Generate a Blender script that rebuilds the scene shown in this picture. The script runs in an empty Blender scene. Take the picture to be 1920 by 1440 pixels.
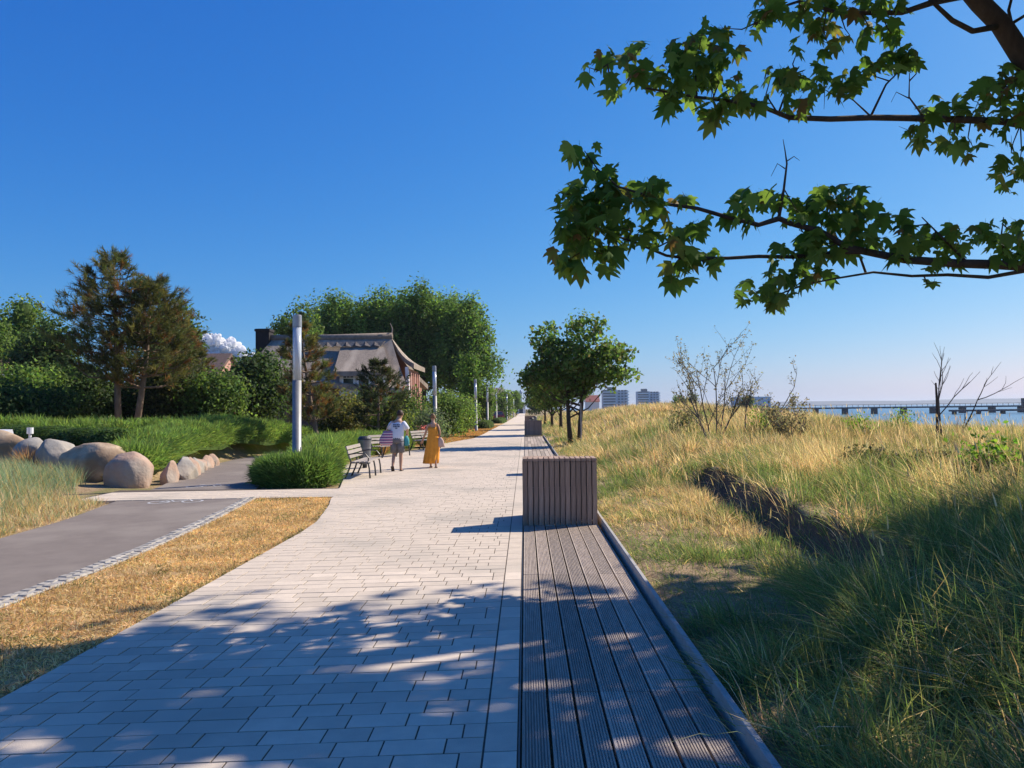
import bpy, bmesh, math, random
import numpy as np
from mathutils import Vector, Matrix, Euler
from math import radians, sin, cos, pi

random.seed(7)
RNG = np.random.default_rng(11)
S = bpy.context.scene
COL = S.collection

# ------------------------------------------------------------------ camera, sky, sun, exposure
cam_d = bpy.data.cameras.new('camera')
cam = bpy.data.objects.new('camera', cam_d); COL.objects.link(cam)
cam_d.lens = 27.0; cam_d.sensor_width = 36.0; cam_d.clip_start = 0.05; cam_d.clip_end = 30000
CAM_M = Matrix.Rotation(0.0167, 4, 'Z') @ Matrix.Rotation(pi / 2 + 0.0326, 4, 'X') @ Matrix.Rotation(-0.012, 4, 'Z')
EYE = Vector((0, 0, 1.75))
cam.matrix_world = Matrix.Translation(EYE) @ CAM_M
S.camera = cam

SUN_AZ = math.atan2(1.04, 0.62)          # clockwise from +Y
SUN_EL = math.atan(1.0 / math.hypot(1.04, 0.62))
w = bpy.data.worlds.new('World'); S.world = w; w.use_nodes = True
nt = w.node_tree; nt.nodes.clear()
sky = nt.nodes.new('ShaderNodeTexSky'); sky.sky_type = 'NISHITA'; sky.sun_disc = False
sky.sun_elevation = SUN_EL; sky.sun_rotation = SUN_AZ
sky.altitude = 0; sky.air_density = 1.0; sky.dust_density = 0.6; sky.ozone_density = 3.0
bg = nt.nodes.new('ShaderNodeBackground'); bg.inputs['Strength'].default_value = 0.1
wo = nt.nodes.new('ShaderNodeOutputWorld')
# one film-like response per colour channel, the same over the whole sky
sep = nt.nodes.new('ShaderNodeSeparateColor'); com = nt.nodes.new('ShaderNodeCombineColor'); nt.links.new(sky.outputs[0], sep.inputs[0])
for ch, (k_, p_) in enumerate(((0.108, 1.75), (0.58, 1.0), (2.25, 0.5))):
    pw = nt.nodes.new('ShaderNodeMath'); pw.operation = 'POWER'; pw.inputs[1].default_value = p_
    ml = nt.nodes.new('ShaderNodeMath'); ml.operation = 'MULTIPLY'; ml.inputs[1].default_value = k_
    nt.links.new(sep.outputs[ch], pw.inputs[0]); nt.links.new(pw.outputs[0], ml.inputs[0]); nt.links.new(ml.outputs[0], com.inputs[ch])
nt.links.new(com.outputs[0], bg.inputs[0]); nt.links.new(bg.outputs[0], wo.inputs[0])

sl = bpy.data.lights.new('sun', 'SUN'); sl.energy = 5.0; sl.angle = radians(0.53); sl.color = (1.0, 0.90, 0.76)
so = bpy.data.objects.new('sun', sl); COL.objects.link(so)
sd = Vector((sin(SUN_AZ) * cos(SUN_EL), cos(SUN_AZ) * cos(SUN_EL), sin(SUN_EL)))
so.rotation_euler = sd.to_track_quat('Z', 'Y').to_euler()
S.view_settings.view_transform = 'Standard'; S.view_settings.look = 'None'
S.view_settings.exposure = 0.5; S.view_settings.gamma = 1.0
S.view_settings.use_curve_mapping = False
S.cycles.max_bounces = 8; S.cycles.diffuse_bounces = 5; S.cycles.transmission_bounces = 4
S.cycles.transparent_max_bounces = 6

# ------------------------------------------------------------------ helpers
CI = CAM_M.to_3x3().inverted()
def project(p):                       # photograph pixel (1920 wide) of a point, used to sort by visibility
    q = CI @ (Vector(p) - EYE)
    if q.z > -0.05: return (-9999, -9999)
    return (960 + 1440 * q.x / -q.z, 720 - 1440 * q.y / -q.z)
CIn = np.array(CI)
def project_np(P):
    q = (P - np.array(EYE)) @ CIn.T
    z = np.minimum(q[:, 2], -0.05)
    return 960 + 1440 * q[:, 0] / -z, 720 - 1440 * q[:, 1] / -z, q[:, 2] < -0.05
CMn = np.array(CAM_M.to_3x3())
def at(u, v, Y):                      # world point at depth Y along the promenade
    d = CMn @ np.array([(u - 960) / 1440, (720 - v) / 1440, -1.0])
    p = np.array(EYE) + d * (Y / d[1])
    return Vector(p)

def sst(a, b, x):
    t = np.clip((x - a) / (b - a), 0, 1); return t * t * (3 - 2 * t)
def vnoise(x, y, s=1.0, seed=0):
    """smooth value noise, vectorised"""
    x = np.asarray(x, float) * s; y = np.asarray(y, float) * s
    xi = np.floor(x).astype(np.int64); yi = np.floor(y).astype(np.int64)
    fx = x - xi; fy = y - yi; fx = fx * fx * (3 - 2 * fx); fy = fy * fy * (3 - 2 * fy)
    def h(a, b):
        n = (a * 374761393 + b * 668265263 + seed * 1442695041) & 0xFFFFFFFF
        n = ((n ^ (n >> 13)) * 1274126177) & 0xFFFFFFFF
        return ((n ^ (n >> 16)) & 0xFFFF) / 65535.0
    return (h(xi, yi) * (1 - fx) + h(xi + 1, yi) * fx) * (1 - fy) + (h(xi, yi + 1) * (1 - fx) + h(xi + 1, yi + 1) * fx) * fy

def tag(o, label=None, cat=None, group=None, kind=None):
    if label: o['label'] = label
    if cat: o['category'] = cat
    if group: o['group'] = group
    if kind: o['kind'] = kind
    return o
def empty(name, loc=(0, 0, 0), rz=0):
    o = bpy.data.objects.new(name, None); COL.objects.link(o); o.location = loc; o.rotation_euler = (0, 0, rz)
    o.empty_display_size = 0.1
    return o
def link(name, me, parent=None, mat=None, loc=None):
    o = bpy.data.objects.new(name, me); COL.objects.link(o)
    if mat is not None and not me.materials: me.materials.append(mat)
    if parent is not None: o.parent = parent
    if loc is not None: o.location = loc
    return o
def copy_tree(o, parent=None):
    c = o.copy(); COL.objects.link(c); c.parent = parent
    for ch in list(o.children): copy_tree(ch, c)
    return c

def np_mesh(name, V, F, col=None, smooth=False):
    """V (n,3); F list of int arrays each (m,k); col (n,3)"""
    me = bpy.data.meshes.new(name)
    V = np.asarray(V, np.float32)
    me.vertices.add(len(V)); me.vertices.foreach_set('co', V.ravel())
    F = [np.asarray(f, np.int32) for f in F if len(f)]
    loops = np.concatenate([f.ravel() for f in F])
    tot = np.concatenate([np.full(len(f), f.shape[1], np.int32) for f in F])
    start = np.concatenate([[0], np.cumsum(tot)[:-1]]).astype(np.int32)
    me.loops.add(len(loops)); me.loops.foreach_set('vertex_index', loops)
    me.polygons.add(len(tot)); me.polygons.foreach_set('loop_start', start); me.polygons.foreach_set('loop_total', tot)
    if smooth: me.polygons.foreach_set('use_smooth', np.ones(len(tot), bool))
    me.update(calc_edges=True)
    if col is not None:
        a = me.color_attributes.new('col', 'FLOAT_COLOR', 'POINT')
        c = np.ones((len(V), 4), np.float32); c[:, :3] = col; a.data.foreach_set('color', c.ravel())
    return me

class MB:
    """collects simple shapes into one mesh"""
    def __init__(s): s.v = []; s.f = []
    def add(s, vs, fs):
        n = len(s.v); s.v += [tuple(v) for v in vs]; s.f += [tuple(i + n for i in f) for f in fs]; return s
    def box(s, x0, x1, y0, y1, z0, z1, M=None):
        vs = [Vector(p) for p in ((x0,y0,z0),(x1,y0,z0),(x1,y1,z0),(x0,y1,z0),(x0,y0,z1),(x1,y0,z1),(x1,y1,z1),(x0,y1,z1))]
        if M is not None: vs = [M @ v for v in vs]
        return s.add(vs, [(0,3,2,1),(4,5,6,7),(0,1,5,4),(1,2,6,5),(2,3,7,6),(3,0,4,7)])
    def bbox(s, x0, x1, y0, y1, z0, z1, b=0.01):
        """box with a chamfered top rim"""
        vs = []
        for (i, z) in ((0, z0), (0, z1 - b), (b, z1)):
            vs += [(x0+i,y0+i,z),(x1-i,y0+i,z),(x1-i,y1-i,z),(x0+i,y1-i,z)]
        fs = [(3,2,1,0),(8,9,10,11)]
        for k in (0, 4):
            for j in range(4): fs.append((k+j, k+(j+1)%4, k+4+(j+1)%4, k+4+j))
        return s.add(vs, fs)
    def tube(s, pts, rad, n=8, cap=True):
        pts = [Vector(p) for p in pts]
        if not hasattr(rad, '__len__'): rad = [rad] * len(pts)
        rings = []; up = None
        for i, p in enumerate(pts):
            a = pts[max(0, i-1)]; b = pts[min(len(pts)-1, i+1)]
            t = (b - a)
            t = t.normalized() if t.length > 1e-9 else Vector((0,0,1))
            if up is None:
                up = t.orthogonal().normalized()
            up = (up - t * up.dot(t))
            up = up.normalized() if up.length > 1e-6 else t.orthogonal().normalized()
            sd_ = t.cross(up)
            rings.append([p + (up * cos(2*pi*k/n) + sd_ * sin(2*pi*k/n)) * rad[i] for k in range(n)])
        vs = [v for r in rings for v in r]; fs = []
        for i in range(len(pts)-1):
            for k in range(n):
                fs.append((i*n+k, i*n+(k+1)%n, (i+1)*n+(k+1)%n, (i+1)*n+k))
        if cap: fs += [tuple(range(n-1,-1,-1)), tuple(range((len(pts)-1)*n, len(pts)*n))]
        return s.add(vs, fs)
    def loft(s, rings, n=16, cap=True, pleat=0, amp=0):
        """rings: (cx,cy,cz,rx,ry[,yaw])"""
        vs = []; fs = []
        for r in rings:
            cx, cy, cz, rx, ry = r[:5]; yw = r[5] if len(r) > 5 else 0
            am = r[6] if len(r) > 6 else amp
            for k in range(n):
                a = 2*pi*k/n; m = 1 + am * sin(pleat * a)
                x, y = rx*m*cos(a), ry*m*sin(a)
                vs.append((cx + x*cos(yw) - y*sin(yw), cy + x*sin(yw) + y*cos(yw), cz))
        for i in range(len(rings)-1):
            for k in range(n): fs.append((i*n+k, i*n+(k+1)%n, (i+1)*n+(k+1)%n, (i+1)*n+k))
        if cap: fs += [tuple(range(n-1,-1,-1)), tuple(range((len(rings)-1)*n, len(rings)*n))]
        return s.add(vs, fs)
    def mesh(s, name, smooth=False):
        me = bpy.data.meshes.new(name); me.from_pydata(s.v, [], s.f)
        if smooth: me.polygons.foreach_set('use_smooth', [True]*len(me.polygons))
        me.update(); return me
    def build(s, name, mat, parent=None, smooth=False, loc=None):
        return link(name, s.mesh(name, smooth), parent, mat, loc)

# ------------------------------------------------------------------ materials
def pmat(name, c1, c2=None, scale=5.0, rough=0.8, bump=0.0, bscale=None, rnd=0.0, spec=0.3, metal=0.0, c3=None, s3=0.6, wave=None, stretch=None, coord='Object'):
    m = bpy.data.materials.new(name); m.use_nodes = True; t = m.node_tree; L = t.links
    b = t.nodes['Principled BSDF']; b.inputs['Roughness'].default_value = rough; b.inputs['Metallic'].default_value = metal
    b.inputs['Specular IOR Level'].default_value = spec
    if c2 is None: c2 = tuple(x * 0.8 for x in c1)
    if coord == 'World': vec = t.nodes.new('ShaderNodeNewGeometry').outputs['Position']
    else: vec = t.nodes.new('ShaderNodeTexCoord').outputs[coord]
    if stretch:
        mp = t.nodes.new('ShaderNodeMapping'); mp.inputs['Scale'].default_value = stretch; L.new(vec, mp.inputs[0]); vec = mp.outputs[0]
    nz = t.nodes.new('ShaderNodeTexNoise'); nz.inputs['Scale'].default_value = scale; nz.inputs['Detail'].default_value = 6; nz.inputs['Roughness'].default_value = 0.62
    L.new(vec, nz.inputs['Vector'])
    rp = t.nodes.new('ShaderNodeMapRange'); rp.inputs[1].default_value = 0.32; rp.inputs[2].default_value = 0.68; L.new(nz.outputs[0], rp.inputs[0])
    mx = t.nodes.new('ShaderNodeMix'); mx.data_type = 'RGBA'
    mx.inputs[6].default_value = (*c1, 1); mx.inputs[7].default_value = (*c2, 1); L.new(rp.outputs[0], mx.inputs[0])
    out = mx.outputs[2]
    if c3 is not None:
        n3 = t.nodes.new('ShaderNodeTexNoise'); n3.inputs['Scale'].default_value = s3; n3.inputs['Detail'].default_value = 4; L.new(vec, n3.inputs['Vector'])
        r3 = t.nodes.new('ShaderNodeMapRange'); r3.inputs[1].default_value = 0.48; r3.inputs[2].default_value = 0.64; L.new(n3.outputs[0], r3.inputs[0])
        m3 = t.nodes.new('ShaderNodeMix'); m3.data_type = 'RGBA'; L.new(r3.outputs[0], m3.inputs[0]); L.new(out, m3.inputs[6]); m3.inputs[7].default_value = (*c3, 1); out = m3.outputs[2]
    if rnd:
        oi = t.nodes.new('ShaderNodeObjectInfo'); mr = t.nodes.new('ShaderNodeMapRange'); mr.inputs[3].default_value = 1 - rnd; mr.inputs[4].default_value = 1 + rnd
        L.new(oi.outputs['Random'], mr.inputs[0])
        hs = t.nodes.new('ShaderNodeHueSaturation'); L.new(mr.outputs[0], hs.inputs['Value']); L.new(out, hs.inputs['Color']); out = hs.outputs[0]
    L.new(out, b.inputs['Base Color'])
    if bump:
        nb = t.nodes.new('ShaderNodeTexNoise'); nb.inputs['Scale'].default_value = bscale or scale * 4; nb.inputs['Detail'].default_value = 5; L.new(vec, nb.inputs['Vector'])
        bp = t.nodes.new('ShaderNodeBump'); bp.inputs['Strength'].default_value = bump; bp.inputs['Distance'].default_value = 0.02; L.new(nb.outputs[0], bp.inputs['Height']); L.new(bp.outputs[0], b.inputs['Normal'])
    return m

def vmat(name, transl=0.3, rough=0.7, gain=1.0):
    """foliage: colour from the per-blade / per-leaf attribute, some light let through"""
    m = bpy.data.materials.new(name); m.use_nodes = True; t = m.node_tree; L = t.links
    b = t.nodes['Principled BSDF']; b.inputs['Roughness'].default_value = rough; b.inputs['Specular IOR Level'].default_value = 0.25
    at_ = t.nodes.new('ShaderNodeAttribute'); at_.attribute_name = 'col'
    L.new(at_.outputs['Color'], b.inputs['Base Color'])
    if transl:
        tr = t.nodes.new('ShaderNodeBsdfTranslucent')
        tm = t.nodes.new('ShaderNodeMix'); tm.data_type = 'RGBA'; tm.blend_type = 'MULTIPLY'; tm.inputs[0].default_value = 1.0
        tm.inputs[7].default_value = (2.3, 2.2, 1.5, 1); L.new(at_.outputs['Color'], tm.inputs[6]); L.new(tm.outputs[2], tr.inputs['Color'])
        ms = t.nodes.new('ShaderNodeMixShader'); ms.inputs[0].default_value = transl
        L.new(b.outputs[0], ms.inputs[1]); L.new(tr.outputs[0], ms.inputs[2]); L.new(ms.outputs[0], t.nodes['Material Output'].inputs[0])
    return m

M = {}
M['foliage'] = vmat('foliage', 0.42)
M['grass'] = vmat('grass_blades', 0.30, 0.75)
M['needle'] = vmat('needles', 0.25)
M['paver'] = pmat('paver', (0.67, 0.56, 0.44), (0.58, 0.485, 0.385), 7, 0.85, 0.3, 140, rnd=0.10, c3=(0.50, 0.43, 0.345), s3=0.55, coord='World')
M['joint'] = pmat('paving_joint', (0.12, 0.095, 0.075), (0.07, 0.055, 0.045), 14, 0.95)
M['asphalt'] = pmat('asphalt', (0.225, 0.188, 0.162), (0.185, 0.153, 0.132), 3, 0.9, 0.4, 160, c3=(0.275, 0.235, 0.20), s3=0.45)
M['white_paint'] = pmat('road_paint', (0.62, 0.61, 0.6), (0.34, 0.33, 0.33), 16, 0.8)
M['granite'] = pmat('granite', (0.40, 0.37, 0.33), (0.31, 0.285, 0.25), 14, 0.85, 0.3, 40, rnd=0.12)
M['concrete'] = pmat('concrete', (0.42, 0.40, 0.37), (0.33, 0.31, 0.29), 7, 0.85, 0.2, 60)
M['wood'] = pmat('weathered_wood', (0.47, 0.385, 0.31), (0.32, 0.26, 0.205), 6, 0.75, 0.35, 30, rnd=0.24, stretch=(6, 0.6, 6), coord='World')
M['woodv'] = pmat('weathered_slat_wood', (0.46, 0.32, 0.235), (0.30, 0.20, 0.145), 6, 0.75, 0.35, 30, rnd=0.18, stretch=(6, 6, 0.6))
M['steel'] = pmat('galvanised_steel', (0.27, 0.27, 0.275), (0.21, 0.21, 0.215), 5, 0.5, rnd=0.05, metal=0.25, spec=0.5)
M['steel_cap'] = pmat('brushed_steel_cap', (0.40, 0.40, 0.41), (0.33, 0.33, 0.34), 8, 0.4, metal=0.6)
M['bin'] = pmat('bin_metal', (0.22, 0.23, 0.25), (0.17, 0.18, 0.19), 6, 0.4, metal=0.6)
M['dark_metal'] = pmat('painted_dark_metal', (0.045, 0.045, 0.05), (0.03, 0.03, 0.034), 8, 0.45, spec=0.5)
M['bench_wood'] = pmat('bench_planks', (0.38, 0.33, 0.29), (0.27, 0.235, 0.21), 7, 0.7, 0.2, 40, rnd=0.12)
M['bark'] = pmat('bark', (0.085, 0.062, 0.047), (0.045, 0.033, 0.026), 9, 0.95, 0.7, 22, stretch=(1, 1, 0.3))
M['pine_bark'] = pmat('pine_bark', (0.26, 0.19, 0.135), (0.13, 0.09, 0.065), 8, 0.95, 0.7, 20, stretch=(1, 1, 0.35))
M['twig'] = pmat('twig_bark', (0.075, 0.058, 0.048), (0.05, 0.04, 0.034), 9, 0.9)
M['grey_twig'] = pmat('grey_twig_bark', (0.17, 0.145, 0.12), (0.10, 0.085, 0.07), 9, 0.9)
M['rock_pink'] = pmat('pink_granite', (0.47, 0.325, 0.24), (0.33, 0.215, 0.16), 3.0, 0.9, 0.9, 14, c3=(0.40, 0.33, 0.27), s3=1.3)
M['rock_grey'] = pmat('grey_stone', (0.36, 0.33, 0.29), (0.25, 0.225, 0.20), 3.0, 0.9, 0.6, 14, c3=(0.42, 0.36, 0.29), s3=1.4)
M['rock_sand'] = pmat('sandy_stone', (0.50, 0.38, 0.26), (0.34, 0.24, 0.15), 2.6, 0.9, 0.8, 10, c3=(0.28, 0.19, 0.12), s3=1.2)
M['thatch'] = pmat('reed_thatch', (0.35, 0.285, 0.225), (0.20, 0.16, 0.125), 5, 0.95, 0.9, 16, stretch=(3, 1, 1), c3=(0.40, 0.33, 0.26), s3=0.35)
M['thatch_ridge'] = pmat('ridge_thatch', (0.33, 0.27, 0.215), (0.20, 0.16, 0.125), 4, 0.95, 0.9, 14)
M['brick'] = pmat('red_brick', (0.36, 0.17, 0.12), (0.27, 0.125, 0.09), 10, 0.9, 0.3, 30)
M['pink_wall'] = pmat('pink_plank_wall', (0.52, 0.31, 0.25), (0.42, 0.23, 0.18), 3, 0.8)
M['tile_dark'] = pmat('dark_roof_tiles', (0.17, 0.115, 0.095), (0.105, 0.075, 0.065), 7, 0.85, 0.5, 14)
M['tile_red'] = pmat('red_roof_tiles', (0.40, 0.13, 0.10), (0.30, 0.10, 0.08), 7, 0.85)
M['white_wall'] = pmat('white_render', (0.74, 0.73, 0.71), (0.66, 0.65, 0.63), 2, 0.85)
M['white_frame'] = pmat('white_frame', (0.78, 0.79, 0.80), (0.70, 0.71, 0.72), 5, 0.5)
M['chimney'] = pmat('dark_chimney', (0.035, 0.030, 0.030), (0.022, 0.02, 0.02), 6, 0.8)
M['glass'] = pmat('window_glass', (0.03, 0.035, 0.04), (0.02, 0.025, 0.03), 2, 0.08, spec=0.8)
M['skin'] = pmat('skin', (0.52, 0.31, 0.21), (0.46, 0.27, 0.18), 9, 0.6)
M['hair'] = pmat('brown_hair', (0.06, 0.03, 0.02), (0.035, 0.018, 0.012), 30, 0.6)
M['hair2'] = pmat('light_brown_hair', (0.20, 0.115, 0.06), (0.13, 0.07, 0.035), 30, 0.6)
M['shirt'] = pmat('white_cotton', (0.74, 0.76, 0.82), (0.66, 0.68, 0.75), 8, 0.9)
M['print'] = pmat('dark_shirt_print', (0.06, 0.08, 0.14), (0.05, 0.06, 0.11), 8, 0.9)
M['shorts'] = pmat('grey_shorts', (0.20, 0.19, 0.19), (0.145, 0.135, 0.135), 10, 0.9)
M['dress'] = pmat('orange_dress', (0.80, 0.34, 0.045), (0.70, 0.27, 0.03), 6, 0.85)
M['sandal'] = pmat('brown_sandal', (0.06, 0.04, 0.032), (0.04, 0.028, 0.022), 8, 0.8)
M['teal'] = pmat('teal_cloth', (0.08, 0.36, 0.36), (0.05, 0.24, 0.25), 9, 0.8)
M['tote'] = pmat('pale_canvas', (0.62, 0.44, 0.36), (0.52, 0.36, 0.29), 8, 0.9)
M['wicker'] = pmat('white_wicker', (0.80, 0.80, 0.80), (0.68, 0.68, 0.69), 30, 0.7, 0.5, 60)
M['blue_dark'] = pmat('dark_blue_paint', (0.03, 0.05, 0.09), (0.02, 0.04, 0.07), 4, 0.5)
M['pale_blue'] = pmat('pale_blue_paint', (0.42, 0.50, 0.62), (0.36, 0.44, 0.56), 3, 0.6)
M['facade'] = pmat('pale_grey_facade', (0.50, 0.52, 0.56), (0.43, 0.45, 0.49), 0.5, 0.8)
M['facade_dark'] = pmat('dark_balcony_band', (0.12, 0.14, 0.16), (0.08, 0.10, 0.12), 0.5, 0.6)
M['pier'] = pmat('pier_steel', (0.055, 0.065, 0.085), (0.04, 0.048, 0.062), 1, 0.7)
M['coast'] = pmat('wooded_coast', (0.045, 0.07, 0.06), (0.03, 0.05, 0.045), 0.02, 0.95)
def cloudmat():
    m = bpy.data.materials.new('cloud_white'); m.use_nodes = True; t = m.node_tree; b = t.nodes['Principled BSDF']; b.inputs['Base Color'].default_value = (.95, .95, .95, 1); b.inputs['Roughness'].default_value = 1; b.inputs['Specular IOR Level'].default_value = 0
    tr = t.nodes.new('ShaderNodeBsdfTranslucent'); tr.inputs['Color'].default_value = (.97, .97, .97, 1); ms = t.nodes.new('ShaderNodeMixShader'); ms.inputs[0].default_value = .5
    t.links.new(b.outputs[0], ms.inputs[1]); t.links.new(tr.outputs[0], ms.inputs[2]); t.links.new(ms.outputs[0], t.nodes['Material Output'].inputs[0]); return m
M['cloud'] = cloudmat()
M['car_paint'] = pmat('dark_red_paint', (0.10, 0.02, 0.025), (0.08, 0.016, 0.02), 3, 0.3, spec=0.6)
M['tyre'] = pmat('tyre_rubber', (0.02, 0.02, 0.02), (0.015, 0.015, 0.015), 9, 0.8)

def glassmat():
    m = bpy.data.materials.new('lamp_glass'); m.use_nodes = True; b = m.node_tree.nodes['Principled BSDF']
    b.inputs['Base Color'].default_value = (0.72, 0.78, 0.85, 1); b.inputs['Roughness'].default_value = 0.18
    b.inputs['Transmission Weight'].default_value = 0.35; b.inputs['Specular IOR Level'].default_value = 0.6
    return m
M['lamp_glass'] = glassmat()
def stripemat():
    m = bpy.data.materials.new('striped_beach_cloth'); m.use_nodes = True; t = m.node_tree; L = t.links; b = t.nodes['Principled BSDF']
    tc = t.nodes.new('ShaderNodeTexCoord'); sp = t.nodes.new('ShaderNodeSeparateXYZ'); L.new(tc.outputs['Object'], sp.inputs[0])
    mu = t.nodes.new('ShaderNodeMath'); mu.operation = 'MULTIPLY'; mu.inputs[1].default_value = 13.0; L.new(sp.outputs[2], mu.inputs[0])
    fr = t.nodes.new('ShaderNodeMath'); fr.operation = 'FRACT'; L.new(mu.outputs[0], fr.inputs[0])
    cr = t.nodes.new('ShaderNodeValToRGB'); cr.color_ramp.interpolation = 'CONSTANT'
    e = cr.color_ramp.elements; e[0].position = 0; e[0].color = (0.16, 0.06, 0.20, 1); e[1].position = 0.42; e[1].color = (0.72, 0.30, 0.36, 1)
    x = e.new(0.72); x.color = (0.80, 0.66, 0.62, 1)
    L.new(fr.outputs[0], cr.inputs[0]); L.new(cr.outputs[0], b.inputs['Base Color']); b.inputs['Roughness'].default_value = 0.9
    return m
M['stripes'] = stripemat()

def groundmat():
    """sand, dry litter and green patches over the whole ground sheet"""
    m = bpy.data.materials.new('dune_ground'); m.use_nodes = True; t = m.node_tree; L = t.links; b = t.nodes['Principled BSDF']
    b.inputs['Roughness'].default_value = 0.95; b.inputs['Specular IOR Level'].default_value = 0.1
    tc = t.nodes.new('ShaderNodeTexCoord')
    def noise(s, d=5):
        n = t.nodes.new('ShaderNodeTexNoise'); n.inputs['Scale'].default_value = s; n.inputs['Detail'].default_value = d; n.inputs['Roughness'].default_value = 0.65; L.new(tc.outputs['Object'], n.inputs['Vector']); return n.outputs[0]
    def rng(o, a, c):
        r = t.nodes.new('ShaderNodeMapRange'); r.inputs[1].default_value = a; r.inputs[2].default_value = c; L.new(o, r.inputs[0]); return r.outputs[0]
    def mix(f, a, c):
        x = t.nodes.new('ShaderNodeMix'); x.data_type = 'RGBA'; L.new(f, x.inputs[0])
        for i, q in ((6, a), (7, c)):
            if isinstance(q, tuple): x.inputs[i].default_value = (*q, 1)
            else: L.new(q, x.inputs[i])
        return x.outputs[2]
    a = mix(rng(noise(9), .35, .65), (0.46, 0.34, 0.21), (0.32, 0.23, 0.13))
    a = mix(rng(noise(45, 8), .45, .6), a, (0.22, 0.15, 0.09))
    a = mix(rng(noise(0.9), .47, .62), a, (0.19, 0.18, 0.07))
    L.new(a, b.inputs['Base Color'])
    bp = t.nodes.new('ShaderNodeBump'); bp.inputs['Strength'].default_value = 0.8; bp.inputs['Distance'].default_value = 0.03; L.new(noise(30, 8), bp.inputs['Height']); L.new(bp.outputs[0], b.inputs['Normal'])
    return m
M['ground'] = groundmat()
M['dry_soil'] = pmat('dry_turf', (0.50, 0.33, 0.145), (0.34, 0.21, 0.09), 8, 0.95, 0.8, 60, c3=(0.60, 0.40, 0.17), s3=1.6)
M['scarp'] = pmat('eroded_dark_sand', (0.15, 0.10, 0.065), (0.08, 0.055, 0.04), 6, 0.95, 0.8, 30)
def watermat():
    m = bpy.data.materials.new('sea_water'); m.use_nodes = True; t = m.node_tree; L = t.links; b = t.nodes['Principled BSDF']
    b.inputs['Base Color'].default_value = (0.035, 0.13, 0.22, 1); b.inputs['Roughness'].default_value = 0.28
    tc = t.nodes.new('ShaderNodeTexCoord'); n = t.nodes.new('ShaderNodeTexNoise'); n.inputs['Scale'].default_value = 0.5; n.inputs['Detail'].default_value = 4; L.new(tc.outputs['Object'], n.inputs['Vector'])
    bp = t.nodes.new('ShaderNodeBump'); bp.inputs['Strength'].default_value = 0.6; bp.inputs['Distance'].default_value = 0.4; L.new(n.outputs[0], bp.inputs['Height']); L.new(bp.outputs[0], b.inputs['Normal'])
    return m
M['water'] = watermat()

# ------------------------------------------------------------------ ground plan
def interp(tbl):
    a = np.array(tbl, float); return lambda y: np.interp(y, a[:, 0], a[:, 1])
prom_l = interp([(-6, -3.25), (11.2, -3.28), (12.2, -3.34), (13.2, -3.5), (14.4, -3.7), (15.4, -3.92), (17.6, -4.27), (20, -4.75), (22.5, -5.45), (25, -5.85), (28.7, -5.86), (32.6, -5.05), (35, -4.65), (39.8, -4.3), (46.9, -3.15), (55, -2.98), (64, -2.93), (86, -2.68), (167, -2.3), (320, -2.2)])
bike_r = interp([(-6, -4.95), (7.3, -5.03), (9.1, -5.04), (10.5, -5.14), (12.1, -5.29), (14.2, -5.54), (15.8, -5.78), (18, -6.3), (20.5, -6.95), (25.3, -8.1), (28.5, -8.5), (33, -8.2), (40, -6.7), (48, -5.45), (60, -5.3), (92, -5.3), (124, -5.4), (320, -5.3)])
bike_l = interp([(-6, -7.4), (10.9, -7.53), (12.7, -7.69), (14.5, -8.08), (16.1, -8.41), (18.2, -8.75), (20.5, -9.4), (25.3, -10.5), (28.5, -10.9), (33, -10.6), (40, -9.2), (48, -7.95), (73, -7.4), (124, -7.8), (320, -7.8)])

def height(x, y):
    x = np.asarray(x, float); y = np.asarray(y, float)
    z = np.full(np.broadcast(x, y).shape, -0.06)
    # left bank
    d = bike_l(y) - 0.12 - x
    yb = 18.9 + 0.62 * np.maximum(0, -10.0 - x)          # line of the boulders
    behind = sst(-0.1, 0.7, y - yb)
    near = 0.50 * sst(0.0, 3.8, d) * (1 - behind) * (1 - sst(16.0, 17.6, y) * .55)
    far = (0.80 * sst(0.5, 1.6, d) + 0.30 * sst(3, 12, d)) * behind
    band = sst(15.2, 15.9, y) * (1 - sst(17.3, 18.0, y)) * (1 - sst(10.0, 10.9, -x))
    left = (near + far) * (1 - band) + 0.05 * (vnoise(x, y, 1.2, 3) - .5) * sst(0, 1, d)
    left = left * (1 - sst(60, 110, y) * 0.6)
    z = z + np.where(d > 0, left, 0)
    # right dune
    e = x - 1.2
    sharp = sst(3.45, 3.75, x + 0.35 * (vnoise(y, y * 0, 0.7, 5) - .5) + 0.04 * (vnoise(x, y, 3, 9) - .5))
    sm = sst(1.6, 5.5, x)
    k = sst(5.5, 8, y) * (1 - sst(15, 19, y))
    step = 0.42 * (sharp * k + sm * (1 - k))
    hill = 0.95 * np.exp(-(((x - 10) / 7) ** 2 + ((y - 55) / 26) ** 2)) 
    hill = hill + 0.75 * np.exp(-(((x - 14) / 9) ** 2 + ((y - 95) / 45) ** 2))
    lumps = 0.20 * (vnoise(x, y, 0.33, 21) - .45) + 0.10 * (vnoise(x, y, 1.1, 22) - .5)
    slope = -0.036 * np.maximum(0, x - 11.5)
    sea = -3.2 * sst(24, 40, x - 0.10 * np.maximum(y, 0))
    right = (0.06 * sst(0, .3, e) + step + hill * sst(0.5, 5, e) + slope + lumps * sst(0.4, 3, e)) * (1 - sst(24, 40, x - 0.10 * np.maximum(y, 0))) + sea
    return z + np.where(e > 0, right, 0)

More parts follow.
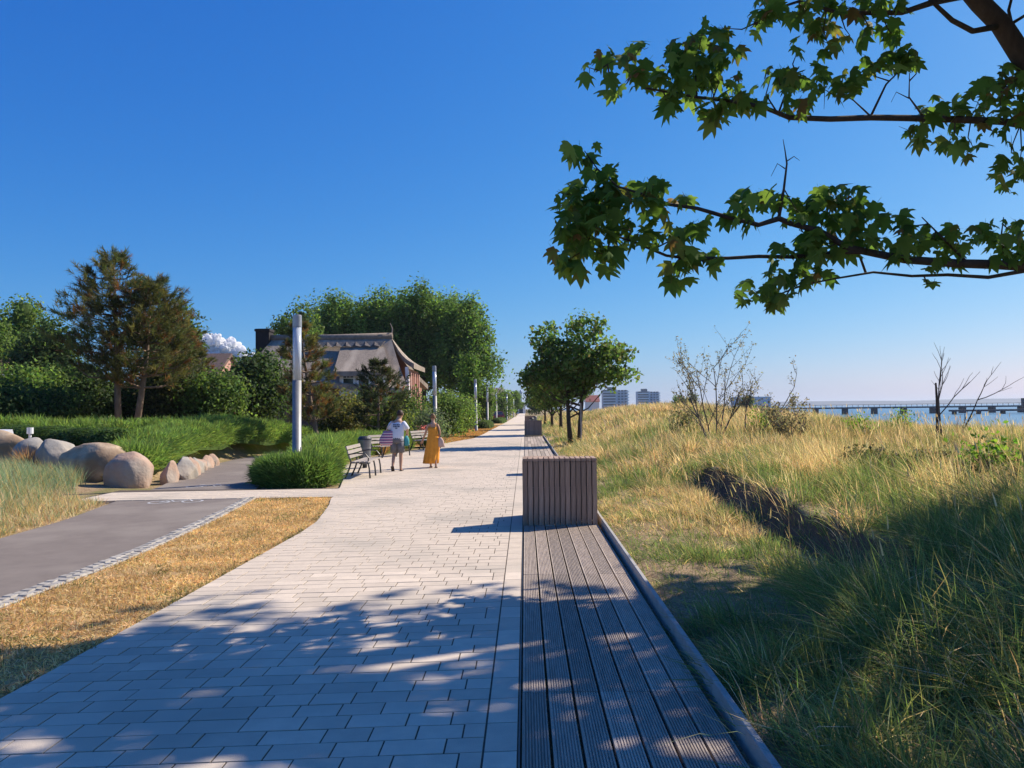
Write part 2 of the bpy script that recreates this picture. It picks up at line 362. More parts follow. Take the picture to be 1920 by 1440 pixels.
def axis(parts):
    out = []
    for a, b, n in parts: out += list(np.linspace(a, b, n, endpoint=False))
    return np.array(out + [parts[-1][1]])
gx = axis([(-3000, -200, 14), (-200, -40, 20), (-40, -14, 26), (-14, -7, 35), (-7, 1.1, 10), (1.1, 6, 70), (6, 20, 60), (20, 60, 40), (60, 160, 10)])
gy = axis([(-300, -10, 8), (-10, 2, 8), (2, 20, 110), (20, 40, 70), (40, 110, 70), (110, 400, 30), (400, 3000, 12)])
GX, GY = np.meshgrid(gx, gy)
GZ = height(GX, GY)
nx, ny = len(gx), len(gy)
idx = (np.arange(ny - 1)[:, None] * nx + np.arange(nx - 1)[None, :]).ravel()
F = np.stack([idx, idx + 1, idx + nx + 1, idx + nx], 1)
ground = link('ground', np_mesh('ground', np.stack([GX.ravel(), GY.ravel(), GZ.ravel()], 1), [F], smooth=True), None, M['ground'])
tag(ground, 'sandy dune ground with dry litter beside the paths', 'ground', kind='structure')

# dark eroded face of the small sand scarp
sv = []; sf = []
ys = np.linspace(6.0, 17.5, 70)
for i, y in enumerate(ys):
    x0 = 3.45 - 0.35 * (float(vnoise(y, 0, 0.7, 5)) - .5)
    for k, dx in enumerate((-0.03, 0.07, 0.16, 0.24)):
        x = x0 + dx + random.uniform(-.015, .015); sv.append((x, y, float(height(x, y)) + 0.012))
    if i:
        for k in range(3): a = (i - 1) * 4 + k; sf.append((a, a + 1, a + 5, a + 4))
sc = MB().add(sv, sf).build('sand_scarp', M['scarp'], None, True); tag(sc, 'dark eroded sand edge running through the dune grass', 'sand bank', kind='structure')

sea_me = MB().add([(-200, 130, -2.2), (9000, 130, -2.2), (9000, 12000, -2.2), (-200, 12000, -2.2), (26, -600, -2.2), (9000, -600, -2.2), (26, 130, -2.2)], [(4, 5, 1, 6), (6, 1, 2, 3, 0)] if False else [(4, 5, 1, 6), (0, 1, 2, 3)]).mesh('sea')
sea = link('sea', sea_me, None, M['water']); tag(sea, 'calm blue sea beyond the dune', 'sea', kind='structure')

def strip(name, lf, rf, y0, y1, step, z, mat):
    ys = np.arange(y0, y1 + 1e-6, step); vs = []; fs = []
    for i, y in enumerate(ys):
        vs += [(float(lf(y)), y, z), (float(rf(y)), y, z)]
        if i: fs.append((2*i-2, 2*i-1, 2*i+1, 2*i))
    return MB().add(vs, fs).build(name, mat)
bike = strip('bike_path', bike_l, bike_r, -6, 320, 0.5, -0.012, M['asphalt']); tag(bike, 'smooth grey asphalt cycle path curving behind the planting', 'path', kind='structure')
turf = strip('dry_turf', lambda y: bike_r(y) + 0.1, lambda y: prom_l(y) + 0.02, -6, 15.75, 0.25, -0.02, M['dry_soil']); tag(turf, 'strip of scorched turf between cycle path and paving', 'turf', kind='structure')
turf2 = strip('dry_turf', lambda y: bike_r(y) + 0.05, lambda y: prom_l(y) + 0.02, 37, 110, 0.5, -0.018, M['dry_soil']); tag(turf2, 'narrow scorched verge around the lamp posts beyond the benches', 'turf', kind='structure')

# ------------------------------------------------------------------ promenade with pavers
prom = strip('promenade', lambda y: prom_l(y), lambda y: -0.06, -6, 320, 0.25, -0.0045, M['joint']); tag(prom, 'wide beige block-paved promenade beside the wooden deck', 'pavement', kind='structure')
cp = MB().box(-9.3, -3.7, 15.72, 17.5, -0.09, -0.0055).build('crossing_path', M['joint']); tag(cp, 'paved crossing over the cycle path', 'pavement', kind='structure')
SH = 0.075
def far_pave_mat():
    m = M['paver'].copy(); m.name = 'far_paving'
    return m
def paver_mb(mb, xa, xb, y0, y1, z, g=0.0048, b=0.0008, xa1=None):
    """one block; rows are skewed by SH, joints follow the promenade"""
    xa1 = xa if xa1 is None else xa1
    vs = []
    for (i, zz) in ((0, -0.06), (0, z - b), (b, z)):
        q = g + i
        for (x, y, sx, sy) in ((xa, y0, 1, 1), (xb, y0, -1, 1), (xb, y1, -1, -1), (xa1, y1, 1, -1)):
            xx = x + sx * q; vs.append((xx, y + sy * q + SH * xx, zz))
    fs = [(8, 9, 10, 11)]
    for k in (0, 4):
        for j in range(4): fs.append((k+j, k+(j+1) % 4, k+4+(j+1) % 4, k+4+j))
    mb.add(vs, fs)
blocks = []
CR = 0.18
row = 0; y = 0.4
rr = random.Random(5)
while y < 46:
    y1 = y + CR
    ym = y + CR / 2
    def left_at(yy):
        # left edge, solving for skew roughly
        x = float(prom_l(yy + SH * -3.5)); x = float(prom_l(yy + SH * x))
        yw = yy + SH * x
        if 15.74 < yw < 17.48: return -9.2
        return x
    xl0, xl1 = left_at(y + 0.02), left_at(y1 - 0.02)
    if abs(xl0 - xl1) > 1.0: xl0 = xl1 = max(xl0, xl1)
    x = -0.06 - 0.178
    if row % 2 == 0: blocks.append((-0.06 - 0.176, -0.06, y, y + 2 * CR, 0.0, None))
    first = rr.choice((0.12, 0.16, 0.25, 0.33, 0.2))
    ln = first
    while x > min(xl0, xl1) + 0.02:
        xa = x - ln
        if xa < max(xl0, xl1) + 0.10:
            if x - max(xl0, xl1) > 0.05 or xl0 == xl1: blocks.append((xl0, x, y, y1, rr.uniform(-.0015, .0015), xl1))
            break
        blocks.append((xa, x, y, y1, rr.uniform(-.0015, .0015), None))
        x = xa; ln = rr.choice((0.25, 0.25, 0.33))
    y = y1; row += 1
def vis_block(b):
    xc = (b[0] + b[1]) / 2; yc = (b[2] + b[3]) / 2 + SH * xc
    u, v = project((xc, yc, 0)); return -60 < u < 1980 and v < 1480, yc
seen = sorted([b for b in blocks if vis_block(b)[0] and vis_block(b)[1] > 0], key=lambda b: (vis_block(b)[1] ** 2 + ((b[0] + b[1]) / 2) ** 2))
near_set = set(id(b) for b in seen[:300])
cache = {}
rest = MB()
for b in blocks:
    if id(b) in near_set:
        L_ = round(b[1] - b[0], 3); W_ = round(b[3] - b[2], 3); sk = None if b[5] is None else round(b[5] - b[0], 3)
        key = (L_, W_, sk)
        if key not in cache:
            q = MB(); paver_mb(q, 0, L_, 0, W_, 0.0, xa1=None if sk is None else sk); cache[key] = q.mesh('paver'); cache[key].materials.append(M['paver'])
        o = link('paver', cache[key], prom); o.location = (b[0], b[2] + SH * b[0], b[4])
        o.rotation_euler = (rr.uniform(-.003, .003), rr.uniform(-.003, .003), 0)
    else:
        paver_mb(rest, *b[:4], b[4], xa1=b[5])
rp_ = rest.build('paving', M['paver'], prom); rp_['kind'] = 'stuff'
far_p = strip('far_paving', lambda y: prom_l(y) + 0.01, lambda y: -0.07, 46, 320, 1.0, -0.002, M['paver']); far_p.parent = prom; far_p['kind'] = 'stuff'

# bicycle symbols painted on the asphalt (a ring, a ring, a frame, handlebar)
def bicycle_mark(x, y, ang, s):
    mb = MB()
    def ring(cx, cy, r, wd):
        n = 22; vs = []
        for k in range(n):
            a = 2*pi*k/n; vs += [(cx+(r-wd)*cos(a), cy+(r-wd)*sin(a), 0), (cx+(r+wd)*cos(a), cy+(r+wd)*sin(a), 0)]
        mb.add(vs, [(2*k, 2*k+1, (2*k+3) % (2*n), (2*k+2) % (2*n)) for k in range(n)])
    def line(a, b, wd):
        a = Vector((*a, 0.001)); b = Vector((*b, 0.001)); d = (b-a).normalized(); q = Vector((-d.y, d.x, 0))*wd
        mb.add([a-q, b-q, b+q, a+q], [(0, 1, 2, 3)])
    ring(-.5, 0, .3, .035); ring(.5, 0, .3, .035)
    for a, b in (((-.5, 0), (-.25, .48)), ((-.25, .48), (.32, .46)), ((.32, .46), (-.02, 0)), ((-.02, 0), (-.25, .48)), ((-.5, 0), (-.02, 0)), ((.5, 0), (.28, .62)), ((.28, .62), (.46, .66)), ((-.36, .56), (-.16, .56))):
        line(a, b, .03)
    o = mb.build('bicycle_marking', M['white_paint'], bike); o.location = (x, y, -0.006); o.rotation_euler = (0, 0, ang); o.scale = (s, s * 1.15, 1)
bicycle_mark(-6.95, 15.18, 0.25, 0.62)
bicycle_mark(-7.62, 18.35, 0.35, 0.6)

# granite setts edging the cycle path
kerb = empty('sett_kerb'); tag(kerb, 'row of rough granite setts edging the cycle path beside scorched turf', 'kerb')
km = []
for i in range(4):
    q = MB(); q.bbox(-.055, .055, -.06, .06, -.1, 0.012, 0.018); me = q.mesh('sett')
    for v in me.vertices: v.co += Vector((random.uniform(-.01, .01), random.uniform(-.01, .01), random.uniform(-.006, .006)))
    me.materials.append(M['granite']); km.append(me)
mb_ = strip('mortar_bed', lambda y: bike_r(y) - .005, lambda y: bike_r(y) + .235, 4.5, 15.72, 0.25, -.003, M['concrete']); mb_.parent = kerb
yy = 5.2
while yy < 15.7:
    for c in range(2):
        xk = float(bike_r(yy)) + 0.055 + c * 0.115
        o = link('sett', random.choice(km), kerb); o.location = (xk, yy + c * 0.05, random.uniform(-.004, .006)); o.rotation_euler = (0, 0, random.uniform(-.12, .12))
    yy += 0.128

# ------------------------------------------------------------------ wooden deck
def groove_board(L):
    prof = [(-.072, -.035), (-.072, -.003), (-.071, 0)]
    n = 9; pw = 0.142 / n
    for k in range(n):
        x = -.071 + k * pw
        if k: prof += [(x + .001, -.0065), (x + .006, -.0065), (x + .007, 0)]
        prof += [(x + pw - .0005, 0)]
    prof += [(.072, -.003), (.072, -.035)]
    vs = [(x, 0, z) for x, z in prof] + [(x, L, z) for x, z in prof]; m = len(prof)
    fs = [(i + 1, i, m + i, m + i + 1) for i in range(m - 1)] + [tuple(range(m)), tuple(range(2*m-1, m-1, -1))]
    me = MB().add(vs, fs).mesh('board'); me.materials.append(M['wood']); return me
SEG = 3.38
gb = groove_board(SEG - 0.008)
q = MB(); q.bbox(-.074, .074, 0, SEG - 0.008, -.035, 0, .004); pb = q.mesh('board'); pb.materials.append(M['wood'])
def deck(y0, n, grooved, label):
    r = empty('wooden_deck', (0, y0, 0)); tag(r, label, 'deck')
    for s in range(n):
        for i in range(7):
            o = link('board', gb if grooved else pb, r); o.location = (-.045 + .08 + i * .16, s * SEG + 0.004, random.uniform(-.002, .002)); o.rotation_euler = (0, random.uniform(-.006, .006), random.uniform(-.0006, .0006))
    MB().box(-.05, 1.10, 0.01, n * SEG - .01, -.12, -.065).build('underframe', M['dark_metal'], r)
    MB().box(-.058, -.048, 0, n * SEG, -.10, -.006).build('edge_strip', M['dark_metal'], r)
    for s in range(n):
        q = MB(); q.bbox(1.125, 1.165, s * SEG + .004, (s + 1) * SEG - .004, -.12, .085, .006); q.build('edge_rail', M['concrete'], r)
    return r
deck(11.57 - 4 * SEG, 4, True, 'ribbed weathered timber deck with grey edge rail, in front of the slatted bench')
deck(11.57, 11, False, 'timber deck running on behind the slatted bench towards the second bench')

# slatted wooden benches (tall back towards the camera, seat behind)
def slat_bench(label, y):
    r = empty('slatted_bench', (0, y, 0)); tag(r, label, 'bench', 'slatted timber benches standing on the deck')
    x0, W, H_, D, n = -.055, 1.125, 1.0, 0.48, 14
    p = W / n
    me = MB().bbox(-.034, .034, -.011, .011, 0, H_ - .05, .003).mesh('back_slat'); me.materials.append(M['woodv'])
    mt = MB().bbox(-.034, .034, 0, D + .02, -.045, 0, .004).mesh('top_slat'); mt.materials.append(M['woodv'])
    ms = MB().bbox(-.034, .034, 0, 0.66, -.04, 0, .004).mesh('seat_slat'); ms.materials.append(M['woodv'])
    mk = MB().bbox(-.034, .034, -.011, .011, 0, .42, .003).mesh('front_slat'); mk.materials.append(M['woodv'])
    for i in range(n):
        x = x0 + p * (i + .5)
        o = link('back_slat', me, r); o.location = (x, .012, .0); o.rotation_euler = (0, random.uniform(-.004, .004), 0)
        o = link('top_slat', mt, r); o.location = (x, -.012, H_)
        o = link('seat_slat', ms, r); o.location = (x, D + .012, .46)
        o = link('front_slat', mk, r); o.location = (x, D + .655, 0)
    # side slats
    mside = MB().bbox(-.011, .011, -.036, .036, 0, H_ - .05, .003).mesh('side_slat'); mside.materials.append(M['woodv'])
    mside2 = MB().bbox(-.011, .011, -.036, .036, 0, .42, .003).mesh('side_slat'); mside2.materials.append(M['woodv'])
    for sx in (x0 + .012, x0 + W - .012):
        for k in range(5): o = link('side_slat', mside, r); o.location = (sx, .075 + k * .082, 0)
        for k in range(7): o = link('side_slat', mside2, r); o.location = (sx, D + .06 + k * .084, 0)
    f = MB()
    for z in (.08, .50, .90): f.box(x0 + .03, x0 + W - .03, .030, .075, z, z + .06)
    f.box(x0 + .03, x0 + W - .03, D - .03, D, .03, .94); f.box(x0 + .03, x0 + W - .03, D + .57, D + .63, .3, .40)
    f.build('inner_frame', M['dark_metal'], r)
    return r
slat_bench('slatted timber bench with tall back at the end of the ribbed deck', 11.60)
slat_bench('slatted timber bench standing beside the row of young maples', 50.0)
slat_bench('slatted timber bench beyond the maples next to the far litter bin', 82.0)
# low seat block hidden behind the first bench
b_ = empty('timber_block_bench', (0, 20.4, 0)); tag(b_, 'low slatted timber seat behind the first slatted bench', 'seat')
for i in range(14): o = link('seat_slat', bpy.data.meshes['seat_slat'], b_); o.location = (-.055 + .0804 * (i + .5), 0, .46)
MB().box(-.04, 1.05, .02, .64, 0, .415).build('seat_base', M['woodv'], b_)

# ------------------------------------------------------------------ lamp columns
def lamp(x, y, label, z0=0.0, lean=0.0, detail=True):
    r = empty('street_lamp', (x, y, z0)); r.rotation_euler = (0, lean, 0); tag(r, label, 'lamp post', 'steel lamp columns along the promenade')
    n = 24; R = .112
    q = MB(); q.loft([(0, 0, -.1, .125, .125), (0, 0, .05, .125, .125), (0, 0, .06, R, R), (0, 0, 2.55, R, R)], n); q.build('column', M['steel'], r, True)
    q = MB(); q.loft([(0, 0, 2.552, .108, .108), (0, 0, 3.92, .108, .108)], n); g = q.build('lamp_tube', M['lamp_glass'], r, True)
    q = MB(); q.loft([(0, 0, 2.56, .03, .03), (0, 0, 3.9, .03, .03)], 10); q.build('inner_rod', M['steel'], g, True)
    q = MB(); q.loft([(0, 0, 3.925, .116, .116), (0, 0, 4.22, .116, .116), (0, 0, 4.235, .10, .10)], n); q.build('cap', M['steel_cap'], r)
    q = MB(); q.box(R - .004, R + .006, -.04, .04, .5, .85); q.build('service_door', M['steel'], r)
lamp(-5.86, 19.6, 'grey steel lamp column rising out of the clump of green shrubs', 0, 0.006)
lamp(-5.05, 43.2, 'grey steel lamp column behind the walking couple', 0, -.012)
lamp(-4.05, 63.5, 'grey steel lamp column standing in the scorched verge by the cycle path', 0, -.012)
lamp(-4.15, 84.5, 'grey steel lamp column behind the low clipped hedge block')
lamp(-3.9, 104.0, 'grey steel lamp column between the two low clipped hedges')
lamp(-3.0, 127.0, 'grey steel lamp column at the end of the second low hedge')
lamp(-2.75, 150.0, 'slim far lamp column before the white gatehouse')
lamp(-2.6, 175.0, 'farthest lamp column close to the white gatehouse')

# ------------------------------------------------------------------ park benches and bins
def park_bench(x, y, rz, label, n_back=3):
    """local: length along Y, faces +X"""
    r = empty('park_bench', (x, y, 0), rz); tag(r, label, 'bench', 'park benches along the planted bed')
    Lh = .9
    for i in range(4):
        q = MB(); q.bbox(-.045, .045, -Lh, Lh, -.03, 0, .006); o = q.build('seat_plank', M['bench_wood'], r); o.location = (-.13 + i * .115, 0, .44 - .012 * i * 0)
    for i in range(n_back):
        q = MB(); q.bbox(-.015, .015, -Lh, Lh, -.045, .045, .006); o = q.build('back_plank', M['bench_wood'], r); o.location = (-.24 - i * .035, 0, .56 + i * .115); o.rotation_euler = (0, -.28, 0)
    for sy in (-Lh + .07, 0, Lh - .07):
        q = MB()
        q.tube([(-.36, sy, 0), (-.26, sy, .22), (-.20, sy, .42), (-.26, sy, .60), (-.33, sy, .84)], [.026, .024, .024, .022, .018], 6)
        q.tube([(-.20, sy, .405), (.10, sy, .405), (.24, sy, .40)], .02, 6)
        q.build('frame', M['dark_metal'], r)
        q = MB(); q.tube([(.24, sy, .40), (.27, sy, .25), (.29, sy, 0)], [.022, .022, .026], 6); q.build('leg', M['dark_metal'], r)
        if sy != 0:
            q = MB(); q.tube([(-.27, sy, .62), (-.05, sy, .655), (.17, sy, .63), (.25, sy, .53), (.24, sy, .40)], .018, 6); q.build('armrest', M['dark_metal'], r)
    return r
park_bench(-4.35, 20.75, 0.02, 'dark framed park bench in front of the round litter bin')
park_bench(-5.15, 29.2, -0.5, 'pale planked park bench in the bed beside the man with the striped bag')
park_bench(-4.45, 34.4, -0.35, 'pale planked park bench behind the couple, farther along the bed')
def litter_bin(x, y, label, z=0.0):
    r = empty('litter_bin', (x, y, z)); tag(r, label, 'bin', 'round metal litter bins')
    q = MB(); q.loft([(0, 0, .12, .17, .17), (0, 0, .80, .20, .20), (0, 0, .82, .205, .205), (0, 0, .86, .205, .205)], 20); q.build('body', M['bin'], r, False)
    q = MB(); q.loft([(0, 0, .865, .215, .215), (0, 0, .90, .215, .215), (0, 0, .97, .15, .15)], 20); q.build('lid', M['dark_metal'], r)
    q = MB(); q.tube([(0, 0, 0), (0, 0, .13)], .07, 10); q.build('foot', M['dark_metal'], r)
    for z_ in (.35, .6):
        q = MB(); q.loft([(0, 0, z_, .192, .192), (0, 0, z_ + .03, .194, .194)], 20); q.build('band', M['steel'], r)
litter_bin(-4.95, 23.6, 'round grey metal litter bin behind the dark framed bench')
litter_bin(0.55, 68.0, 'round metal litter bin beside the far slatted bench')
litter_bin(1.0, 79.0, 'dark litter bin standing on the deck edge beyond the maples')

# ------------------------------------------------------------------ foliage tools
def blades(base, d0, bend, Ln, wd, col, name=None, tipcol=None):
    """curved tapering blades: base (n,3), d0 (n,3) unit, bend (n,3), length, width, colour (n,3)"""
    n = len(base); Ln = Ln[:, None]; wd = np.broadcast_to(np.asarray(wd, float), (n,))[:, None]
    ref = RNG.normal(size=(n, 3)); side = np.cross(d0, ref); side /= np.linalg.norm(side, axis=1)[:, None] + 1e-9
    P = lambda t: base + Ln * (t * d0 + t * t * bend)
    V = np.empty((n, 5, 3), np.float32)
    V[:, 0] = base - side * wd * .5; V[:, 1] = base + side * wd * .5
    m = P(.55); V[:, 2] = m - side * wd * .42; V[:, 3] = m + side * wd * .42; V[:, 4] = P(1.0)
    i = np.arange(n)[:, None] * 5
    C = np.repeat(col[:, None, :], 5, 1).astype(np.float32)
    if tipcol is not None: C[:, 4] = tipcol; C[:, 2:4] = C[:, 2:4] * .5 + tipcol[:, None, :] * .5
    return V.reshape(-1, 3), [i + np.array([0, 1, 3, 2]), i + np.array([2, 3, 4])], C.reshape(-1, 3)
def leaves(P, N, size, col, aspect=0.62):
    """folded leaf quads at P with normal N"""
    n = len(P); size = np.broadcast_to(np.asarray(size, float), (n,))[:, None]
    N = N / (np.linalg.norm(N, axis=1)[:, None] + 1e-9)
    T = np.cross(N, RNG.normal(size=(n, 3))); T /= np.linalg.norm(T, axis=1)[:, None] + 1e-9
    B = np.cross(N, T)
    V = np.empty((n, 4, 3), np.float32)
    V[:, 0] = P - T * size * .5; V[:, 1] = P + B * size * .5 * aspect - N * size * .1; V[:, 2] = P + T * size * .5; V[:, 3] = P - B * size * .5 * aspect - N * size * .1
    i = np.arange(n)[:, None] * 4
    C = np.repeat(col[:, None, :], 4, 1)
    return V.reshape(-1, 3), [i + np.array([0, 1, 2]), i + np.array([0, 2, 3])], C.reshape(-1, 3)
def merge(parts):
    Vs, Fs, Cs = [], {}, []; n = 0
    for V, F, C in parts:
        Vs.append(V); Cs.append(C)
        for f in F: Fs.setdefault(f.shape[1], []).append(f + n)
        n += len(V)
    return np.concatenate(Vs), [np.concatenate(v) for v in Fs.values()], np.concatenate(Cs)
def unit(n):
    v = RNG.normal(size=(n, 3)); return v / np.linalg.norm(v, axis=1)[:, None]
def jitter(c, n, v=0.22, h=0.08):
    c = np.asarray(c, float); f = 1 + RNG.normal(size=(n, 1)) * v
    return np.clip(c * np.clip(f, .45, 1.7) * (1 + RNG.normal(size=(n, 3)) * h), .004, .9)
def palette(cols, n, w=None, v=.18, h=.07):
    cols = np.array(cols, float); k = RNG.choice(len(cols), n, p=w); c = cols[k]
    return np.clip(c * np.clip(1 + RNG.normal(size=(n, 1)) * v, .5, 1.6) * (1 + RNG.normal(size=(n, 3)) * h), .004, .9)
def core(c, r, col, seg=10, rough=.18, seed=0):
    """lumpy ellipsoid that fills the inside of a dense crown"""
    rg = np.random.default_rng(seed + 1); V = []; nu, nv = seg * 2, seg
    for j in range(nv + 1):
        th = pi * j / nv
        for i in range(nu):
            ph = 2 * pi * i / nu; V.append((sin(th) * cos(ph), sin(th) * sin(ph), cos(th)))
    V = np.array(V); V *= (1 + rough * (rg.random((len(V), 1)) - .5)) * np.asarray(r)
    a = np.arange(nv)[:, None] * nu + np.arange(nu)[None, :]; b = np.arange(nv)[:, None] * nu + (np.arange(nu)[None, :] + 1) % nu
    F = np.stack([a.ravel(), (a + nu).ravel(), (b + nu).ravel(), b.ravel()], 1)
    return V + np.asarray(c), [F], np.tile(np.asarray(col), (len(V), 1))
def clump_crown(ells, nclump, per, lsize, cols, csize=.55, w=None, flat=.75, shell=.55, up=.35, with_core=0.0):
    """crown of leaf clumps; ells = [(centre, radii)], returns geometry and clump centres"""
    vol = np.array([np.prod(e[1]) for e in ells]); vol = vol / vol.sum(); parts = []; cents = []
    for (c, r), f in zip(ells, vol):
        n = max(3, int(nclump * f)); u = unit(n); rad = (shell + (1 - shell) * RNG.random((n, 1))) ; cc = np.asarray(c) + u * rad * np.asarray(r)
        cents.append(cc)
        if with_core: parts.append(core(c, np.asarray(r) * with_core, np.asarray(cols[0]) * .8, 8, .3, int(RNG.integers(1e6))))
    cents = np.concatenate(cents); k = len(cents)
    bright = np.clip(1 + RNG.normal(size=k) * .28, .45, 1.6)
    cs = csize * (.6 + .8 * RNG.random(k))
    off = (unit(k * per) * RNG.random((k * per, 1)) ** .45).reshape(k, per, 3) * (cs[:, None, None] * .95) * np.array([1, 1, flat])
    P = (cents[:, None] + off).reshape(-1, 3); n = len(P)
    N = off.reshape(-1, 3) / (np.repeat(cs, per)[:, None] * .8 + 1e-6) * .9 + RNG.normal(size=(n, 3)) * .6 + np.array([0, 0, up])
    col = palette(cols, n, w) * np.repeat(bright, per)[:, None]
    parts.append(leaves(P, N, lsize * (.6 + .8 * RNG.random(n)), col))
    return parts, cents
def limbs(mb, base, top, cents, r0, n, rng, sag=.1):
    base = Vector(base); top = Vector(top)
    pts = [base.lerp(top, t) + Vector((rng.uniform(-1, 1), rng.uniform(-1, 1), 0)) * r0 * .7 * t for t in (0, .25, .5, .75, 1)]
    mb.tube(pts, [r0 * 1.25, r0 * .95, r0 * .75, r0 * .5, r0 * .18], 8)
    ks = rng.sample(range(len(cents)), min(n, len(cents)))
    for k in ks:
        c = Vector(cents[k]); t = min(.92, max(.28, ((c.z - base.z) / max(.1, (top.z - base.z))) - rng.uniform(.12, .35)))
        s = base.lerp(top, t); m = s.lerp(c, .5) + Vector((0, 0, -sag * (c - s).length + rng.uniform(-.05, .1)))
        rr_ = r0 * (1 - t) * .55 + r0 * .06
        mb.tube([s, m, c], [rr_, rr_ * .6, rr_ * .2], 5, False)
def broad_tree(name, loc, ells, trunk_top, r0, nclump, per, lsize, cols, label, cat='tree', group=None, csize=.55, nlimb=14, w=None, trunk_mat='bark', stems=None, core_=0.0, flat=.75, shell=.55):
    r = empty(name, loc); tag(r, label, cat, group)
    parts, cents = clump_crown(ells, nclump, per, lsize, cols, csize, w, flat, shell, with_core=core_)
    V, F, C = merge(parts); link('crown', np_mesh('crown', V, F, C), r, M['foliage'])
    rng = random.Random(int(RNG.integers(1e6)))
    for (b, t) in (stems or [((0, 0, -.2), trunk_top)]):
        mb = MB(); limbs(mb, b, t, cents, r0, nlimb, rng); mb.build('trunk', M[trunk_mat], r, True)
    return r
def gz(x, y): return float(height(x, y))

# ------------------------------------------------------------------ foreground sycamore maple: designed low boughs plus crown above
def maple_leaf(seed):
    rg = random.Random(seed)
    out = [(0, 0), (.14, -.07), (.30, -.07), (.31, .08), (.50, .12), (.60, .28), (.42, .31), (.32, .38), (.44, .56), (.47, .74), (.30, .68), (.20, .62), (.14, .82), (0, 1.06)]
    right = [(x * rg.uniform(.9, 1.08), y + rg.uniform(-.02, .02)) for x, y in out]
    lft = [(-x * rg.uniform(.9, 1.08), y + rg.uniform(-.02, .02)) for x, y in out[1:-1]][::-1]
    fold = rg.uniform(.1, .75); droop = rg.uniform(.1, .65)
    ring = right + lft
    vs = [(0, .3, 0)] + [(x, y, -abs(x) * fold - droop * y * y + rg.uniform(-.02, .02)) for x, y in ring]
    n = len(ring); fs = [(0, 1 + i, 1 + (i + 1) % n) for i in range(n)]
    # petiole
    b = len(vs); vs += [(-.012, 0, 0), (.012, 0, 0), (.006, -.34, -.03), (-.006, -.34, -.03)]; fs.append((b, b + 1, b + 2, b + 3))
    return vs, fs
LEAF_V = []; leaf_meshes = []
lcol = [(0.085, 0.155, 0.028), (0.065, 0.13, 0.024), (0.11, 0.185, 0.038), (0.12, 0.145, 0.034), (0.075, 0.14, 0.026), (0.16, 0.11, 0.038)]
for s in range(6):
    vs, fs = maple_leaf(s); V = np.array(vs); LEAF_V.append((V, fs))
    C = np.tile(np.array(lcol[s]), (len(V), 1)); C *= (1 + RNG.normal(size=(len(V), 1)) * .12)
    if s in (3, 5): C[RNG.random(len(V)) < .4] = (0.17, 0.085, 0.03)
    me = np_mesh('leaf', V, [np.array([f for f in fs if len(f) == 3]), np.array([f for f in fs if len(f) == 4])], C); me.materials.append(M['foliage']); leaf_meshes.append(me)
mt_ = empty('maple_tree', (8.4, 10.4, 0.3)); tag(mt_, 'large maple with long low boughs reaching over the deck and paving', 'tree')
MTO = Vector(mt_.location)
def c8(cx, cy): return (1000 + .4792 * cx, .4792 * cy)
SPINE = []
def bough(pts, radii, name='bough'):
    P = [at(*c8(cx, cy), Y) - MTO for cx, cy, Y in pts]
    MB().tube(P, [q_ * .78 for q_ in radii], 7).build(name, M['bark'], mt_, True)
    W_ = [p + MTO for p in P]; SPINE.extend(a_.lerp(b_, t_) for a_, b_ in zip(W_, W_[1:]) for t_ in (0, .33, .66)); return W_
tr = [Vector((8.4, 10.4, 0)), Vector((8.15, 10.3, 2.0)), Vector((7.6, 10.1, 4.2)), at(*c8(1930, 250), 9.9), at(*c8(1830, 95), 9.8), at(*c8(1745, 10), 9.7), at(*c8(1640, -110), 9.6), at(*c8(1560, -330), 9.6)]
MB().tube([p - MTO for p in tr], [.26, .20, .16, .13, .12, .115, .10, .05], 10).build('trunk', M['bark'], mt_, True)
lowA = bough([(2250, 1080, 10.2), (2080, 1050, 9.9), (1920, 1040, 9.6), (1790, 1034, 9.4), (1650, 1030, 9.2), (1450, 1015, 9.0), (1230, 970, 8.8), (1120, 905, 8.65), (1000, 872, 8.5), (960, 855, 8.45), (880, 880, 8.4), (760, 850, 8.3), (640, 815, 8.2), (530, 800, 8.1), (430, 760, 8.0), (330, 730, 7.95), (250, 660, 7.9), (200, 590, 7.9)],
             [.11, .10, .085, .075, .068, .06, .052, .045, .04, .042, .034, .03, .026, .023, .018, .014, .010, .006])
lowB = bough([(1300, 985, 8.85), (1210, 985, 8.8), (1020, 1005, 8.7), (880, 1003, 8.55), (760, 1010, 8.45), (600, 1010, 8.3), (520, 1000, 8.2), (400, 950, 8.1), (300, 915, 8.0), (240, 880, 8.0), (200, 980, 8.0), (110, 1030, 8.0)], [.04, .036, .03, .027, .025, .022, .02, .018, .014, .012, .008, .005])
lowC = bough([(1920, 1060, 9.6), (1780, 1085, 9.5), (1620, 1075, 9.4), (1480, 1080, 9.3), (1330, 1065, 9.2), (1180, 1090, 9.0), (1080, 1110, 8.9), (960, 1150, 8.8)], [.035, .03, .026, .022, .018, .015, .011, .006])
lowD = bough([(960, 855, 8.45), (980, 740, 8.45), (992, 640, 8.45), (985, 590, 8.45), (977, 545, 8.45)], [.026, .018, .013, .008, .004], 'dead_twig')
bough([(990, 632, 8.45), (1020, 612, 8.45), (1042, 628, 8.45)], [.009, .006, .003], 'dead_twig'); bough([(985, 660, 8.45), (955, 640, 8.45), (930, 690, 8.45)], [.009, .006, .003], 'dead_twig'); bough([(978, 735, 8.45), (1040, 840, 8.5)], [.01, .004], 'dead_twig')
